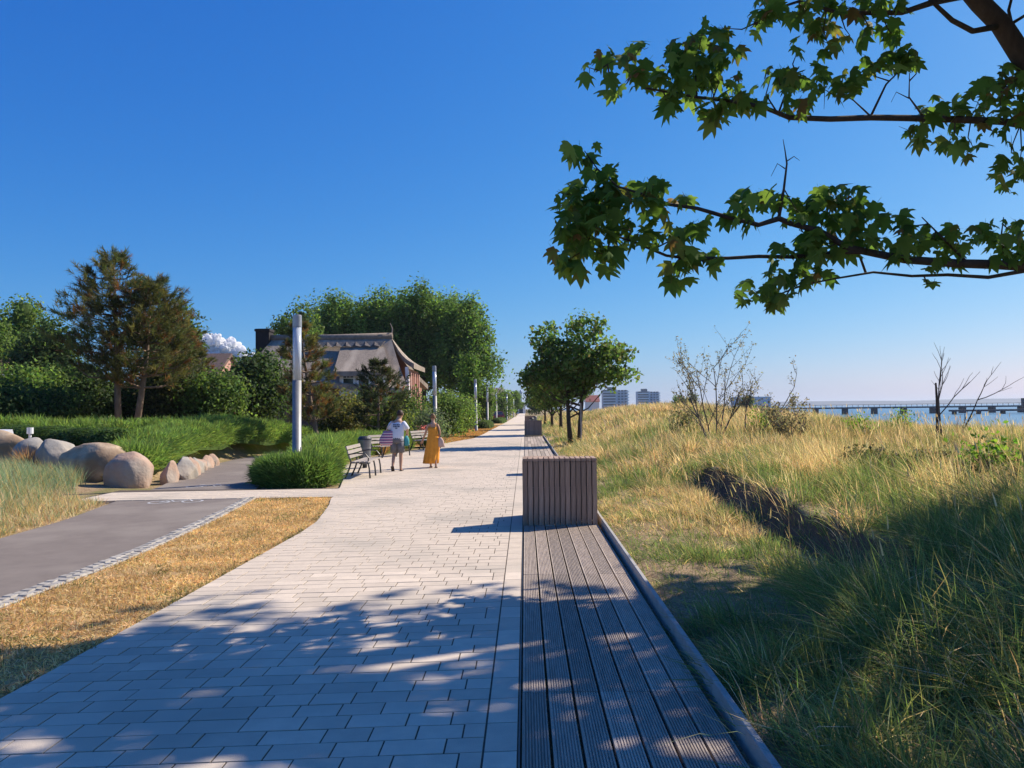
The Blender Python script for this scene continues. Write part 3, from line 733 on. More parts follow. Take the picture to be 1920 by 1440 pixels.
upA = bough([(2200, 560, 10.3), (2050, 510, 10.1), (1830, 475, 9.8), (1650, 467, 9.5), (1460, 462, 9.3), (1320, 460, 9.1), (1160, 466, 8.9), (1000, 460, 8.8), (900, 420, 8.6), (820, 402, 8.5), (640, 380, 8.4), (440, 345, 8.2), (370, 280, 8.15), (330, 230, 8.1), (270, 262, 8.1)],
            [.08, .075, .06, .055, .05, .046, .042, .038, .03, .026, .02, .014, .010, .007, .004])
bough([(1320, 455, 9.1), (1380, 330, 9.1), (1420, 290, 9.1), (1470, 275, 9.1)], [.02, .015, .011, .007]); bough([(1320, 455, 9.1), (1250, 390, 9.1), (1180, 360, 9.0)], [.015, .01, .006])
bough([(1525, 455, 9.35), (1470, 380, 9.3), (1472, 285, 9.3)], [.018, .012, .006]); bough([(1470, 385, 9.3), (1420, 360, 9.3), (1400, 400, 9.3)], [.01, .006, .003])
bough([(960, 440, 8.75), (1000, 330, 8.7), (1040, 260, 8.7)], [.016, .012, .007]); bough([(960, 450, 8.75), (910, 370, 8.6), (930, 300, 8.6)], [.014, .01, .006])
bough([(1810, 105, 9.75), (1720, 122, 9.6), (1640, 80, 9.5), (1570, 15, 9.4), (1500, -60, 9.3)], [.05, .045, .04, .032, .02])
bough([(1700, -20, 9.7), (1560, 10, 9.4), (1440, 50, 9.2), (1200, 52, 9.0), (1040, 5, 8.8), (930, 40, 8.7), (850, 110, 8.6)], [.06, .05, .04, .03, .022, .013, .006])
bough([(1870, 90, 9.8), (1860, 40, 9.8), (1880, -40, 9.8)], [.03, .025, .02]); bough([(1860, 100, 9.8), (1900, 75, 9.9), (1990, 20, 10)], [.03, .026, .02])
bough([(1300, 1065, 9.2), (1240, 900, 8.9), (1200, 760, 8.8)], [.02, .014, .006]); bough([(1700, 1030, 9.25), (1600, 930, 9.1), (1520, 850, 9.0)], [.025, .016, .008]); bough([(1850, 1035, 9.5), (1830, 930, 9.5), (1840, 850, 9.5)], [.02, .014, .007])
bough([(480, 970, 8.15), (560, 930, 8.2), (640, 890, 8.25)], [.012, .009, .005]); bough([(440, 740, 8.0), (480, 690, 8.0)], [.01, .005])
# clusters in the low boughs: (cx, cy, rx, ry, depth, leaves)
CL = [(200, 620, 60, 55, 7.9, 7), (260, 690, 60, 40, 7.95, 7), (150, 760, 60, 60, 7.9, 9), (250, 800, 110, 80, 8.0, 22), (160, 860, 80, 70, 7.95, 14), (330, 780, 80, 70, 8.0, 14), (200, 930, 100, 50, 8.0, 14), (130, 1020, 60, 40, 8.0, 7), (290, 1000, 60, 45, 8.0, 7), (380, 900, 80, 70, 8.05, 14), (440, 790, 70, 60, 8.05, 8),
      (600, 770, 50, 25, 8.2, 4), (470, 730, 40, 30, 8.0, 4), (560, 930, 70, 50, 8.2, 9), (640, 890, 45, 35, 8.25, 4), (640, 1010, 80, 30, 8.3, 8), (560, 1040, 50, 20, 8.3, 4), (560, 1095, 60, 25, 8.3, 3),
      (830, 780, 60, 35, 8.4, 6), (800, 855, 60, 30, 8.35, 5), (930, 770, 60, 35, 8.45, 6),
      (1180, 760, 90, 40, 8.8, 11), (1100, 830, 90, 60, 8.75, 13), (1220, 850, 70, 60, 8.8, 9), (1040, 900, 70, 50, 8.6, 7), (1000, 985, 130, 45, 8.65, 12), (1160, 950, 90, 50, 8.8, 10), (1330, 830, 80, 50, 8.95, 9), (1300, 940, 100, 60, 8.95, 12), (1420, 860, 60, 50, 9.0, 6), (1430, 990, 70, 60, 9.0, 8), (1540, 930, 90, 50, 9.1, 11), (1660, 930, 80, 50, 9.2, 9), (1780, 910, 70, 50, 9.4, 8), (1850, 970, 70, 50, 9.5, 8), (1600, 1020, 60, 30, 9.15, 5),
      (1000, 1080, 90, 40, 8.85, 10), (870, 1140, 70, 40, 8.8, 8), (980, 1160, 60, 35, 8.8, 6), (1120, 1070, 60, 40, 8.95, 6), (1560, 1110, 20, 20, 9.3, 1), (1890, 880, 40, 20, 9.6, 2),
      (220, 265, 25, 25, 8.1, 1), (310, 210, 60, 40, 8.1, 5), (420, 185, 40, 25, 8.15, 2), (290, 340, 45, 40, 8.15, 4), (430, 290, 60, 50, 8.2, 7), (560, 300, 90, 50, 8.3, 11), (600, 200, 70, 50, 8.3, 9), (660, 130, 50, 40, 8.35, 5), (740, 110, 35, 20, 8.4, 2), (720, 240, 80, 60, 8.4, 11), (700, 350, 100, 60, 8.45, 14), (540, 390, 60, 40, 8.3, 6), (700, 430, 60, 40, 8.45, 7), (850, 390, 70, 50, 8.6, 8), (960, 300, 60, 45, 8.7, 7), (1060, 300, 80, 50, 8.75, 9), (1020, 400, 50, 35, 8.8, 4), (1140, 350, 70, 50, 8.95, 8), (1230, 320, 60, 40, 9.0, 6), (1320, 250, 60, 40, 9.1, 6), (1430, 220, 70, 40, 9.2, 8), (1500, 230, 40, 25, 9.25, 3),
      (1540, 430, 50, 40, 9.35, 4), (1500, 510, 50, 35, 9.35, 5), (1630, 430, 70, 60, 9.5, 7), (1740, 400, 80, 70, 9.65, 11), (1830, 350, 80, 70, 9.8, 11), (1790, 480, 60, 50, 9.7, 7), (1880, 300, 50, 50, 9.9, 6), (1900, 430, 60, 60, 9.9, 7), (1620, 560, 50, 35, 9.5, 4), (1720, 575, 30, 30, 9.6, 2), (1870, 600, 50, 50, 9.9, 6), (1840, 720, 45, 40, 9.9, 4), (1900, 660, 40, 50, 9.9, 4),
      (930, 20, 70, 40, 8.7, 9), (880, 90, 40, 40, 8.65, 3), (1060, 40, 50, 50, 8.8, 6), (1120, 90, 70, 50, 8.9, 8), (1200, 20, 80, 40, 9.0, 9), (1150, 165, 35, 35, 8.95, 2), (1040, 185, 30, 35, 8.85, 2), (1240, 140, 50, 40, 9.05, 4), (1300, 110, 30, 20, 9.1, 1), (1330, 30, 80, 35, 9.15, 8), (1400, 130, 40, 40, 9.2, 5), (1440, 20, 60, 30, 9.3, 5)]
for cx, cy, rx, ry, Y, n in CL:
    c = at(*c8(cx, cy), Y); near_p = min(SPINE, key=lambda q_: (q_ - c).length); tw = MB()
    if .02 < (near_p - c).length < .75:
        m_ = near_p.lerp(c, .5) + Vector((random.uniform(-.06, .06), 0, -.05)); tw.tube([near_p - MTO, m_ - MTO, c - MTO], [.010, .007, .004], 5, False)
        for k in range(max(1, n // 4)):
            e_ = at(*c8(cx + random.gauss(0, rx * .6), cy + random.gauss(0, ry * .6)), Y + random.gauss(0, .12)); tw.tube([c - MTO, c.lerp(e_, .5) - MTO + Vector((0, 0, -.02)), e_ - MTO], [.005, .0035, .002], 4, False)
        tw.build('twig', M['bark'], mt_, True)
lv = []
for cx, cy, rx, ry, Y, n in CL:
    for k in range(int(round(n * 1.8))):
        p = at(*c8(cx + max(-rx * .85, min(rx, random.gauss(0, rx * .66))), cy + max(-ry, min(ry, random.gauss(0, ry * .62)))), Y + random.gauss(0, .22)); lv.append(p)
def leaf_rot(rg):
    # tip outwards and drooping, blade roughly level
    return Euler((rg.uniform(-1.05, .0), rg.uniform(-.5, .5), rg.uniform(0, 2 * pi)), 'XYZ')
random.shuffle(lv)
extra_parts = []
def leaf_geo(p, e, s, k):
    V, fs = LEAF_V[k]; Rm = np.array(e.to_matrix()); W_ = V * s @ Rm.T + np.array(p)
    return W_
def add_leaf_stuff(store, p, e, s, k, col):
    V, fs = LEAF_V[k]; W_ = leaf_geo(p, e, s, k); n = len(W_)
    store.append((W_, [np.array([f for f in fs if len(f) == 3]), np.array([f for f in fs if len(f) == 4])], np.tile(col * random.uniform(.8, 1.2), (n, 1))))
for i, p in enumerate(lv):
    e = leaf_rot(random); s = random.choice((random.uniform(.09, .16), random.uniform(.15, .235), random.uniform(.15, .235))); k = random.choices(range(6), (5, 5, 5, 2, 5, .5))[0]
    off = e.to_matrix() @ Vector((0, .3 * s, 0))
    if i < 300:
        o = link('leaf', leaf_meshes[k], mt_); o.location = p - off - MTO; o.rotation_euler = e; o.scale = (s, s, s)
    else: add_leaf_stuff(extra_parts, p - off - MTO, e, s, k, np.array(lcol[k]))
# the crown above and beside the frame
cc = []
lobes = [((9.2, 10.2, 8.0), (4.4, 3.2, 2.6)), ((5.0, 9.2, 8.4), (3.4, 2.6, 2.0)), ((12.0, 6.5, 6.0), (4.0, 2.6, 2.6)), ((9.4, 12.0, 9.6), (3.2, 2.2, 1.8)), ((9.5, 7.6, 6.0), (3.6, 3.0, 2.4)), ((3.2, 8.4, 8.0), (2.0, 2.0, 1.3))]
while len(cc) < 262:
    c, r = random.choices(lobes, [3, 2.4, 4.6, 2, 4.2, 1])[0]
    u = unit(1)[0] * (random.random() ** .4) * np.array(r); p = np.array(c) + u
    U, Vv, ok = project_np(p[None]); 
    if ok[0] and -160 < U[0] < 2030 and Vv[0] > -110: continue
    if p[2] < 3.0: continue
    cc.append(p)
cm = MB()
for c in random.sample(cc, 70):
    s = tr[random.choice((2, 6, 7))]; e_ = Vector(c)
    m_ = s.lerp(e_, .5) + Vector((0, 0, .3)); bad = False
    for t_ in (.25, .5, .75):
        q_ = s.lerp(e_, t_); u_, v_ = project(q_)
        if u_ < 1900 and v_ > -20 and q_.y > 0: bad = True
    if not bad: cm.tube([s - MTO, m_ - MTO, e_ - MTO], [.06, .04, .012], 5, False)
cm.build('crown_limbs', M['bark'], mt_, True)
for c in cc:
    for k in range(18):
        p = Vector(c) + Vector((random.gauss(0, .42), random.gauss(0, .42), random.gauss(0, .26)))
        u_, v_ = project(p)
        if p.y > 0 and u_ < 1960 and v_ > -40: continue
        add_leaf_stuff(extra_parts, p - MTO, leaf_rot(random), random.uniform(.18, .28), random.randrange(5), np.array(lcol[random.randrange(5)]))
V, F, C = merge(extra_parts); fo = link('foliage', np_mesh('foliage', V, F, C), mt_, M['foliage']); fo['kind'] = 'stuff'

# ------------------------------------------------------------------ young maples in the row beside the deck
MAPLE = [(0.095, 0.16, 0.035), (0.07, 0.13, 0.03), (0.13, 0.20, 0.045), (0.13, 0.135, 0.045)]
def young_maple(x, y, h, ells, label, stems=None, n=150, per=34):
    z = gz(x, y)
    broad_tree('young_maple', (x, y, z), ells, (0, 0, h * .8), .11, n, per, .20, MAPLE, label, 'tree', 'young maples in a row beside the deck', csize=.62, nlimb=26, w=[.35, .3, .2, .15], stems=stems, flat=.7, shell=.5)
young_maple(2.25, 36.5, 6.6, [((-.2, 0, 3.9), (1.5, 1.4, 1.3)), ((1.3, .2, 3.8), (1.2, 1.3, 1.2)), ((-1.2, 0, 5.2), (.8, .8, .6)), ((.8, 0, 5.6), (1.0, .9, .55)), ((-1.7, .2, 3.2), (.9, 1, .6)), ((2.3, 0, 3.2), (.8, .8, .4)), ((2.2, 0, 4.4), (.7, .7, .45)), ((-.4, 0, 2.7), (1.2, 1, .5))], 'young maple with twin trunks and a loose spreading crown beside the deck', per=42, stems=[((-.1, 0, -.2), (-.4, 0, 4.6)), ((.3, .1, -.2), (.6, .1, 4.8))], n=230)
young_maple(2.4, 52, 5.4, [((-.2, 0, 3.3), (2.3, 2.2, 1.7)), ((0, 0, 4.2), (1.5, 1.5, 1.0))], 'dark dense young maple behind the twin-trunked one', n=200)
young_maple(2.3, 66, 5.2, [((0, 0, 3.2), (2.2, 2.2, 1.7))], 'third young maple in the row, mostly hidden by the dense one', n=120)
young_maple(2.2, 86, 5.2, [((0, 0, 3.2), (2.2, 2.2, 1.7))], 'last young maple in the row near the far litter bins', n=100)
q = MB(); q.tube([(2.62, 36.3, gz(2.62, 36.3) - .1), (2.62, 36.3, 2.0)], .035, 8); o = q.build('tree_stake', M['bench_wood']); tag(o, 'pale wooden stake beside the twin-trunked young maple', 'stake')

# ------------------------------------------------------------------ poplar group behind the thatched house
POP = [(0.095, 0.17, 0.036), (0.075, 0.14, 0.03), (0.125, 0.205, 0.045), (0.06, 0.11, 0.026)]
pop = [(-24.8, 96, 14.6, 4.6), (-22.0, 90, 15.6, 4.4), (-19.8, 97, 16.0, 4.6), (-17.0, 89, 15.7, 4.3), (-14.2, 95, 16.4, 4.6), (-11.6, 88, 16.4, 4.4), (-9.2, 94, 16.2, 4.6), (-6.9, 86, 14.6, 4.2)]
plab = ['broad poplar at the left end of the tall group behind the chimney', 'tall poplar above the left part of the thatched ridge', 'tall poplar behind the middle of the thatched ridge', 'tall poplar behind the right end of the thatched ridge', 'tallest poplar just right of the thatched house', 'tall poplar with bare trunks showing above the second lamp', 'tall poplar whose crown nears the promenade', 'leaning poplar at the right end of the tall group, overhanging the path']
for (x, y, h, r), lb in zip(pop, plab):
    ells = [((0, 0, h * .62), (r * .85, r * .85, h * .33)), ((random.uniform(-1, 1), 0, h * .82), (r * .6, r * .6, h * .17)), ((r * .4, -1, h * .42), (r * .65, r * .6, h * .17)), ((-r * .4, -1, h * .45), (r * .6, r * .6, h * .17))]
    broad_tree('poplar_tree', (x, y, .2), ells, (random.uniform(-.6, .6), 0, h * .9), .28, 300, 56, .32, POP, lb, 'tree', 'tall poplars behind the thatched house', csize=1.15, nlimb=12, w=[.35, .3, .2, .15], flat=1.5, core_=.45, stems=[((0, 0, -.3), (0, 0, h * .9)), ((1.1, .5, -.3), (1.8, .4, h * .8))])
broad_tree('small_tree', (-4.7, 66, 0), [((0, 0, 5.3), (.75, .75, 1.5)), ((.1, 0, 3.9), (.95, .9, .9)), ((0, 0, 2.9), (.8, .8, .6))], (0, 0, 5.5), .06, 60, 60, .20, [(0.09, 0.17, 0.03), (0.07, 0.14, 0.025), (0.12, 0.20, 0.04)], 'slender bright green young tree in front of the dark poplars', 'tree', csize=.7, core_=.4)

# other broadleaf trees and shrubs on the left
GREEN = [(0.08, 0.135, 0.03), (0.06, 0.11, 0.025), (0.11, 0.165, 0.04)]
LGREEN = [(0.105, 0.175, 0.035), (0.085, 0.15, 0.03), (0.14, 0.205, 0.05)]
DGREEN = [(0.05, 0.09, 0.025), (0.038, 0.072, 0.02), (0.07, 0.11, 0.03)]
def lt(u, Y, top_v, half_px, label, cols, name='leafy_tree', core_=.5, per=60, n=110, low=.25, lsize=.24, group=None, cat='tree', csize=1.0):
    b = at(u, 770, Y); top = at(u, top_v, Y).z; g = gz(b.x, Y); h = top - g; r = half_px / 1440 * Y
    ells = [((0, 0, h * .55), (r, r * .9, h * (.5 - low / 2))), ((r * .2, 0, h * .8), (r * .55, r * .5, h * .2)), ((-r * .35, 0, h * .66), (r * .6, r * .6, h * .22))]
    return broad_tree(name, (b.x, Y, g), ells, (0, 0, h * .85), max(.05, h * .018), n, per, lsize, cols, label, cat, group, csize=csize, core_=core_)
lt(30, 62, 545, 70, 'pale green broad tree at the left behind the dark conifers', LGREEN, n=150)
lt(-40, 56, 560, 60, 'broad tree cut by the left edge above the low white-windowed house', GREEN, n=110)
lt(85, 50, 600, 62, 'dark rounded tree between the pale broad tree and the big pine', DGREEN, n=150)
lt(325, 46, 560, 52, 'dark broadleaf tree with an open crown right of the big pine', GREEN, core_=.0, per=55, n=120)
lt(555, 66, 565, 52, 'rounded green tree behind the chimney of the thatched house', GREEN, n=130)
lt(480, 40, 672, 62, 'dark round bush in front of the thatched roof', DGREEN, 'round_bush', .72, 70, 150, 0, .2, cat='bush')
lt(405, 36, 705, 48, 'mid green bush left of the dark round bush', GREEN, 'round_bush', .7, 70, 110, 0, .17, cat='bush')
lt(330, 37, 690, 55, 'brownish green bush behind the hedge right of the pine trunks', [(0.07, 0.085, 0.025), (0.05, 0.06, 0.02), (0.09, 0.09, 0.03)], 'round_bush', .7, 70, 130, 0, .17, cat='bush')
lt(45, 34, 700, 66, 'sunlit green bush below the low white-windowed house', LGREEN, 'round_bush', .7, 70, 130, 0, .16, cat='bush')
lt(150, 36, 690, 66, 'dark bush behind the left trunk of the big pine', DGREEN, 'round_bush', .75, 70, 150, 0, .17, cat='bush')
lt(250, 38, 715, 60, 'dark bush behind the right trunk of the big pine', DGREEN, 'round_bush', .75, 70, 140, 0, .17, cat='bush')
lt(-10, 30, 735, 60, 'deep green bush behind the white beach basket', DGREEN, 'round_bush', .75, 70, 110, 0, .15, cat='bush')
lt(90, 32, 745, 60, 'low dark bush behind the clipped dark hedge', DGREEN, 'round_bush', .75, 70, 120, 0, .15, cat='bush')
lt(690, 42, 735, 32, 'dark green bush under the windows of the thatched house', DGREEN, 'round_bush', .7, 70, 90, 0, .15, cat='bush')
lt(640, 38, 745, 35, 'yellowish bush below the leaning pine', [(0.13, 0.12, 0.03), (0.10, 0.10, 0.028), (0.08, 0.10, 0.025)], 'round_bush', .6, 70, 80, 0, .14, cat='bush')
lt(755, 44, 742, 34, 'dark green bush under the gable of the thatched house', GREEN, 'round_bush', .7, 70, 90, 0, .15, cat='bush')
lt(735, 37, 768, 30, 'yellow green low bush behind the couple', [(0.12, 0.14, 0.03), (0.09, 0.12, 0.025), (0.06, 0.10, 0.02)], 'round_bush', .65, 60, 70, 0, .13, cat='bush')
lt(838, 50, 748, 32, 'bright green bush right of the second lamp', LGREEN, 'round_bush', .65, 70, 90, 0, .15, cat='bush')
lt(862, 58, 752, 26, 'sunlit green bush sloping down to the cycle path', LGREEN, 'round_bush', .65, 70, 80, 0, .16, cat='bush')
lt(805, 40, 775, 24, 'grey green herb bush at the cycle path edge', [(0.12, 0.16, 0.09), (0.09, 0.13, 0.06)], 'round_bush', .6, 60, 60, 0, .11, cat='bush')
lt(905, 95, 725, 26, 'green thicket behind the third lamp', GREEN, 'round_bush', .7, 60, 80, 0, .25, cat='bush')
lt(945, 130, 733, 22, 'yellow green tree behind the fifth lamp', LGREEN, 'leafy_tree', .6, 60, 70, 0, .3)
lt(925, 120, 748, 30, 'dark thicket behind the parked car', DGREEN, 'round_bush', .7, 60, 80, 0, .25, cat='bush')
lt(968, 230, 732, 14, 'pale far tree left of the white gatehouse', LGREEN, 'leafy_tree', .6, 50, 60, 0, .4)
lt(1005, 210, 742, 22, 'far green tree right of the white gatehouse', GREEN, 'leafy_tree', .6, 50, 60, 0, .4)
lt(870, 74, 745, 22, 'green thicket under the poplar trunks', GREEN, 'round_bush', .7, 60, 70, 0, .22, cat='bush')
lt(830, 76, 738, 26, 'dark thicket at the foot of the poplars beside the gable', DGREEN, 'round_bush', .7, 60, 80, 0, .22, cat='bush')
lt(1275, 190, 742, 16, 'small far bush on the dune left of the bare shrub', GREEN, 'far_bush', .6, 40, 40, 0, .4, cat='bush')
lt(1298, 230, 738, 14, 'dark far bush beside the bare shrub stems', DGREEN, 'far_bush', .6, 40, 40, 0, .4, cat='bush')
lt(1400, 240, 742, 20, 'far dark wood patch behind the bare shrub', DGREEN, 'far_bush', .6, 40, 50, 0, .5, cat='bush')

# ------------------------------------------------------------------ pines
def pine(loc, stems, h, whorls, reach, label, cols, tuft=.24, tufts=9, low=.3, brown=.3, needle_w=.016):
    r = empty('pine_tree', loc); tag(r, label, 'pine', 'pines behind the hedge')
    rng = random.Random(int(RNG.integers(1e6))); P = []; D = []; inn = []
    for (b, t) in stems:
        tm = MB(); b = Vector(b); t = Vector(t); mid = b.lerp(t, .5) + Vector((rng.uniform(-.15, .15), 0, 0))
        tm.tube([b, b.lerp(mid, .5), mid, mid.lerp(t, .5), t], [h * .022, h * .019, h * .016, h * .010, h * .004], 8)
        for k in range(whorls):
            f = low + (1 - low) * (k / (whorls - 1)) ** .9
            s = b.lerp(mid, f / .5) if f < .5 else mid.lerp(t, (f - .5) / .5)
            nb = rng.randint(4, 6); prof = sin(pi * min(1, (1.02 - f) / (1.02 - low) * .62 + .05)) if f < .95 else .2
            a0 = rng.uniform(0, 6.28)
            for j in range(nb):
                a = a0 + 6.283 * j / nb + rng.uniform(-.35, .35); L_ = reach * prof * rng.uniform(.6, 1.12)
                d = Vector((cos(a), sin(a), rng.uniform(-.05, .22))); e1 = s + d * L_ * .6; e2 = s + d * L_ + Vector((0, 0, L_ * rng.uniform(.15, .35)))
                tm.tube([s, e1, e2], [h * .006, h * .004, h * .0015], 5, False)
                nt_ = max(3, int(tufts * (.4 + .6 * L_ / reach)))
                for q_ in range(nt_):
                    t_ = rng.uniform(.35, 1.0) ** .6; c = s.lerp(e1, t_ / .6) if t_ < .6 else e1.lerp(e2, (t_ - .6) / .4)
                    sp = .10 * L_ + .06
                    P.append(c + Vector((rng.gauss(0, sp), rng.gauss(0, sp), rng.gauss(.05, sp * .6)))); dd = (d + Vector((rng.gauss(0, .4), rng.gauss(0, .4), .75))).normalized(); D.append(dd); inn.append(t_)
        for q_ in range(6): P.append(t + Vector((rng.gauss(0, .1), rng.gauss(0, .1), rng.uniform(-.3, .1)))); D.append(Vector((rng.gauss(0, .25), rng.gauss(0, .25), 1)).normalized()); inn.append(1)
        tm.build('trunk', M['pine_bark'], r, True)
    P = np.array(P); D = np.array(D); inn = np.array(inn); n = len(P); K = 26
    d = D[:, None] * 1.0 + RNG.normal(size=(n, K, 3)) * .62; d /= np.linalg.norm(d, axis=2)[..., None]
    s = RNG.random((n, K, 1)) * tuft * 1.1
    base = P[:, None] + D[:, None] * s
    isb = (RNG.random(n) < brown * (1.3 - .8 * inn))[:, None]
    c = palette(cols, n, None, .25); c = np.where(isb, jitter((0.17, 0.085, 0.032), n, .25), c)
    col = np.repeat(c[:, None], K, 1).reshape(-1, 3)
    nn = n * K
    V, F, C = blades(base.reshape(-1, 3), d.reshape(-1, 3), np.zeros((nn, 3)), tuft * (.6 + .6 * RNG.random(nn)), needle_w * (.7 + .6 * RNG.random(nn)), col)
    link('crown', np_mesh('crown', V, F, C), r, M['needle'])
    return r
PN = [(0.11, 0.12, 0.035), (0.085, 0.10, 0.03), (0.15, 0.14, 0.042), (0.065, 0.085, 0.03)]
pz = gz(-17.6, 33)
pine((-17.6, 33, pz), [((0, 0, -.2), (-.25, 0, 7.5)), ((.55, .3, -.2), (1.3, .2, 6.3))], 7.2, 13, 2.2, 'large brownish pine with two bare trunks above the hedge', PN, .28, 20, .34, .20, .02)
p2 = at(597, 800, 32); pine((p2.x, 32, gz(p2.x, 32)), [((.1, 0, -.2), (-.75, 0, 5.2))], 5.2, 9, 1.2, 'leaning rusty brown pine behind the first lamp column', PN, .23, 20, .30, .42, .02)
p3 = at(708, 780, 36); pine((p3.x, 36, gz(p3.x, 36)), [((0, 0, -.2), (0, 0, 3.9))], 3.9, 7, 1.25, 'small dark pine in front of the thatched house windows', [(0.045, 0.06, 0.024), (0.06, 0.07, 0.025), (0.035, 0.05, 0.02)], .2, 20, .3, .10, .02)
p4 = at(345, 780, 39); pine((p4.x, 39, gz(p4.x, 39)), [((0, 0, -.2), (.1, 0, 4.6))], 4.6, 8, 1.5, 'olive pine between the big pine and the brick gable', PN, .22, 18, .2, .3, .024)

# ------------------------------------------------------------------ hedges
def poly_pts(pts, n):
    pts = np.array(pts, float); seg = np.linalg.norm(np.diff(pts[:, :2], axis=0), axis=1); cum = np.concatenate([[0], np.cumsum(seg)])
    s = RNG.random(n) * cum[-1]; out = np.stack([np.interp(s, cum, pts[:, k]) for k in range(pts.shape[1])], 1)
    sg = np.diff(pts[:, :2], axis=0) / seg[:, None]; tv = np.concatenate([sg[:1], (sg[1:] + sg[:-1]) / 2, sg[-1:]]); t = np.stack([np.interp(s, cum, tv[:, q]) for q in range(2)], 1); t /= np.linalg.norm(t, axis=1)[:, None]
    return out, np.stack([-t[:, 1], t[:, 0]], 1)
def hedge(name, pts, n, cols, label, Ln=.28, wd=.02, wlean=.5, dens_leaf=False, group=None, cat='hedge', core_col=None, lump=.12, up=.55):
    """pts: (x, y, half_width, height) polyline"""
    r = empty(name, (pts[0][0], pts[0][1], 0)); tag(r, label, cat, group); O = np.array([pts[0][0], pts[0][1], 0])
    A, nrm = poly_pts(pts, n); th = RNG.random(n) * pi
    lumpf = 1 + lump * 2 * (vnoise(A[:, 0] + np.cos(th), A[:, 1], 1.4, 4) - .5) + lump * (vnoise(A[:, 0] * 3, A[:, 1] * 3 + th, 1.2, 8) - .5)
    rr_ = RNG.uniform(.86, 1.0, n) * lumpf
    lx = np.sign(np.cos(th)) * np.abs(np.cos(th)) ** .6; lz = np.sin(th) ** .6
    off = lx * A[:, 2] * rr_; zz = lz * A[:, 3] * rr_
    x = A[:, 0] + nrm[:, 0] * off; y = A[:, 1] + nrm[:, 1] * off
    base = np.stack([x, y, height(A[:, 0], A[:, 1]) + zz], 1) - O
    ne = int(n * .10)
    for e_i, e_j in ((0, 1), (-1, -2)):          # rounded ends
        p0 = np.array(pts[e_i], float); dv = p0[:2] - np.array(pts[e_j], float)[:2]; dv /= np.linalg.norm(dv)
        sel = slice(0, ne) if e_i == 0 else slice(n - ne, n)
        ps = RNG.uniform(-pi / 2, pi / 2, ne); te = th[sel] * .5; ce = np.cos(te) ** .6; hw = p0[2] * rr_[sel]
        ux = np.cos(ps) * dv[0] - np.sin(ps) * dv[1]; uy = np.cos(ps) * dv[1] + np.sin(ps) * dv[0]
        x[sel] = p0[0] + ux * ce * hw * .8; y[sel] = p0[1] + uy * ce * hw * .8; zz[sel] = np.sin(te) ** .6 * p0[3] * rr_[sel]
        nrm[sel, 0] = ux; nrm[sel, 1] = uy; th[sel] = te
        base[sel] = np.stack([x[sel], y[sel], height(p0[0], p0[1]) + zz[sel]], 1) - O
    outw = np.stack([nrm[:, 0] * np.cos(th), nrm[:, 1] * np.cos(th), np.sin(th) * .8], 1)
    d = outw * .7 + np.array([0, 0, up]) + RNG.normal(size=(n, 3)) * .33; d /= np.linalg.norm(d, axis=1)[:, None]
    bend = np.stack([RNG.normal(size=n) * .15, RNG.normal(size=n) * .15, -RNG.random(n) * wlean], 1)
    br = .75 + .5 * vnoise(x, y + zz, 1.6, 31)
    col = palette(cols, n) * br[:, None]
    parts = []
    if dens_leaf: parts.append(leaves(base, d, Ln * (.6 + .8 * RNG.random(n)), col))
    else: parts.append(blades(base, d, bend, Ln * (.5 + RNG.random(n)), wd, col))
    # solid inside
    P = np.array(pts, float); k = 40; s = np.linspace(0, 1, k); cum = np.concatenate([[0], np.cumsum(np.linalg.norm(np.diff(P[:, :2], axis=0), axis=1))]); s = s * cum[-1]
    Q = np.stack([np.interp(s, cum, P[:, j]) for j in range(4)], 1); T = np.gradient(Q[:, :2], axis=0); T /= np.linalg.norm(T, axis=1)[:, None]; Nn = np.stack([-T[:, 1], T[:, 0]], 1)
    V = []; m = 9
    for i in range(k):
        e = .80 * min(1, .25 + min(i, k - 1 - i) * .4)
        for j in range(m):
            a = pi * j / (m - 1); lx = np.sign(cos(a)) * abs(cos(a)) ** .6 * e; lz = sin(a) ** .6 * e
            V.append((Q[i, 0] + Nn[i, 0] * lx * Q[i, 2], Q[i, 1] + Nn[i, 1] * lx * Q[i, 2], gz(Q[i, 0], Q[i, 1]) + lz * Q[i, 3] * random.uniform(.9, 1.04) - (.1 if lz < .01 else 0)))
    idx = (np.arange(k - 1)[:, None] * m + np.arange(m - 1)[None, :]).ravel()
    Fq = np.stack([idx, idx + 1, idx + m + 1, idx + m], 1)
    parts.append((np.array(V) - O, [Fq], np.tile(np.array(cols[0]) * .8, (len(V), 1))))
    V, F, C = merge(parts); link('foliage', np_mesh('foliage', V, F, C), r, M['foliage'])
    return r
FEATH = [(0.14, 0.225, 0.05), (0.115, 0.19, 0.045), (0.175, 0.265, 0.07), (0.13, 0.18, 0.045)]
hedge('feathery_hedge', [(-10.4, 20.3, .7, .55), (-11.0, 22, .9, .62), (-12.0, 26, 1.0, .72), (-12.3, 30, 1.1, .8), (-11.6, 34.5, 1.1, .85), (-9.8, 38.5, 1.0, .9), (-8.9, 43, .8, .8)], 42000, FEATH, 'long feathery light green hedge curving along the cycle path', .24, .022)
hedge('feathery_hedge', [(-24, 29, 1.2, .62), (-18, 28.5, 1.2, .62), (-13.5, 28.8, 1.1, .7), (-12, 32, 1.1, .85)], 16000, FEATH, 'feathery green hedge in front of the two bare pine trunks', .26, .026)
hedge('clipped_hedge', [(-17.2, 26.0, .9, .55), (-15.0, 24.4, .95, .6), (-12.9, 22.9, .9, .6), (-11.9, 22.0, .7, .55)], 34000, [(0.055, 0.105, 0.025), (0.04, 0.08, 0.02), (0.08, 0.135, 0.03)], 'dense dark green clipped hedge above the boulders', .075, .02, dens_leaf=True)
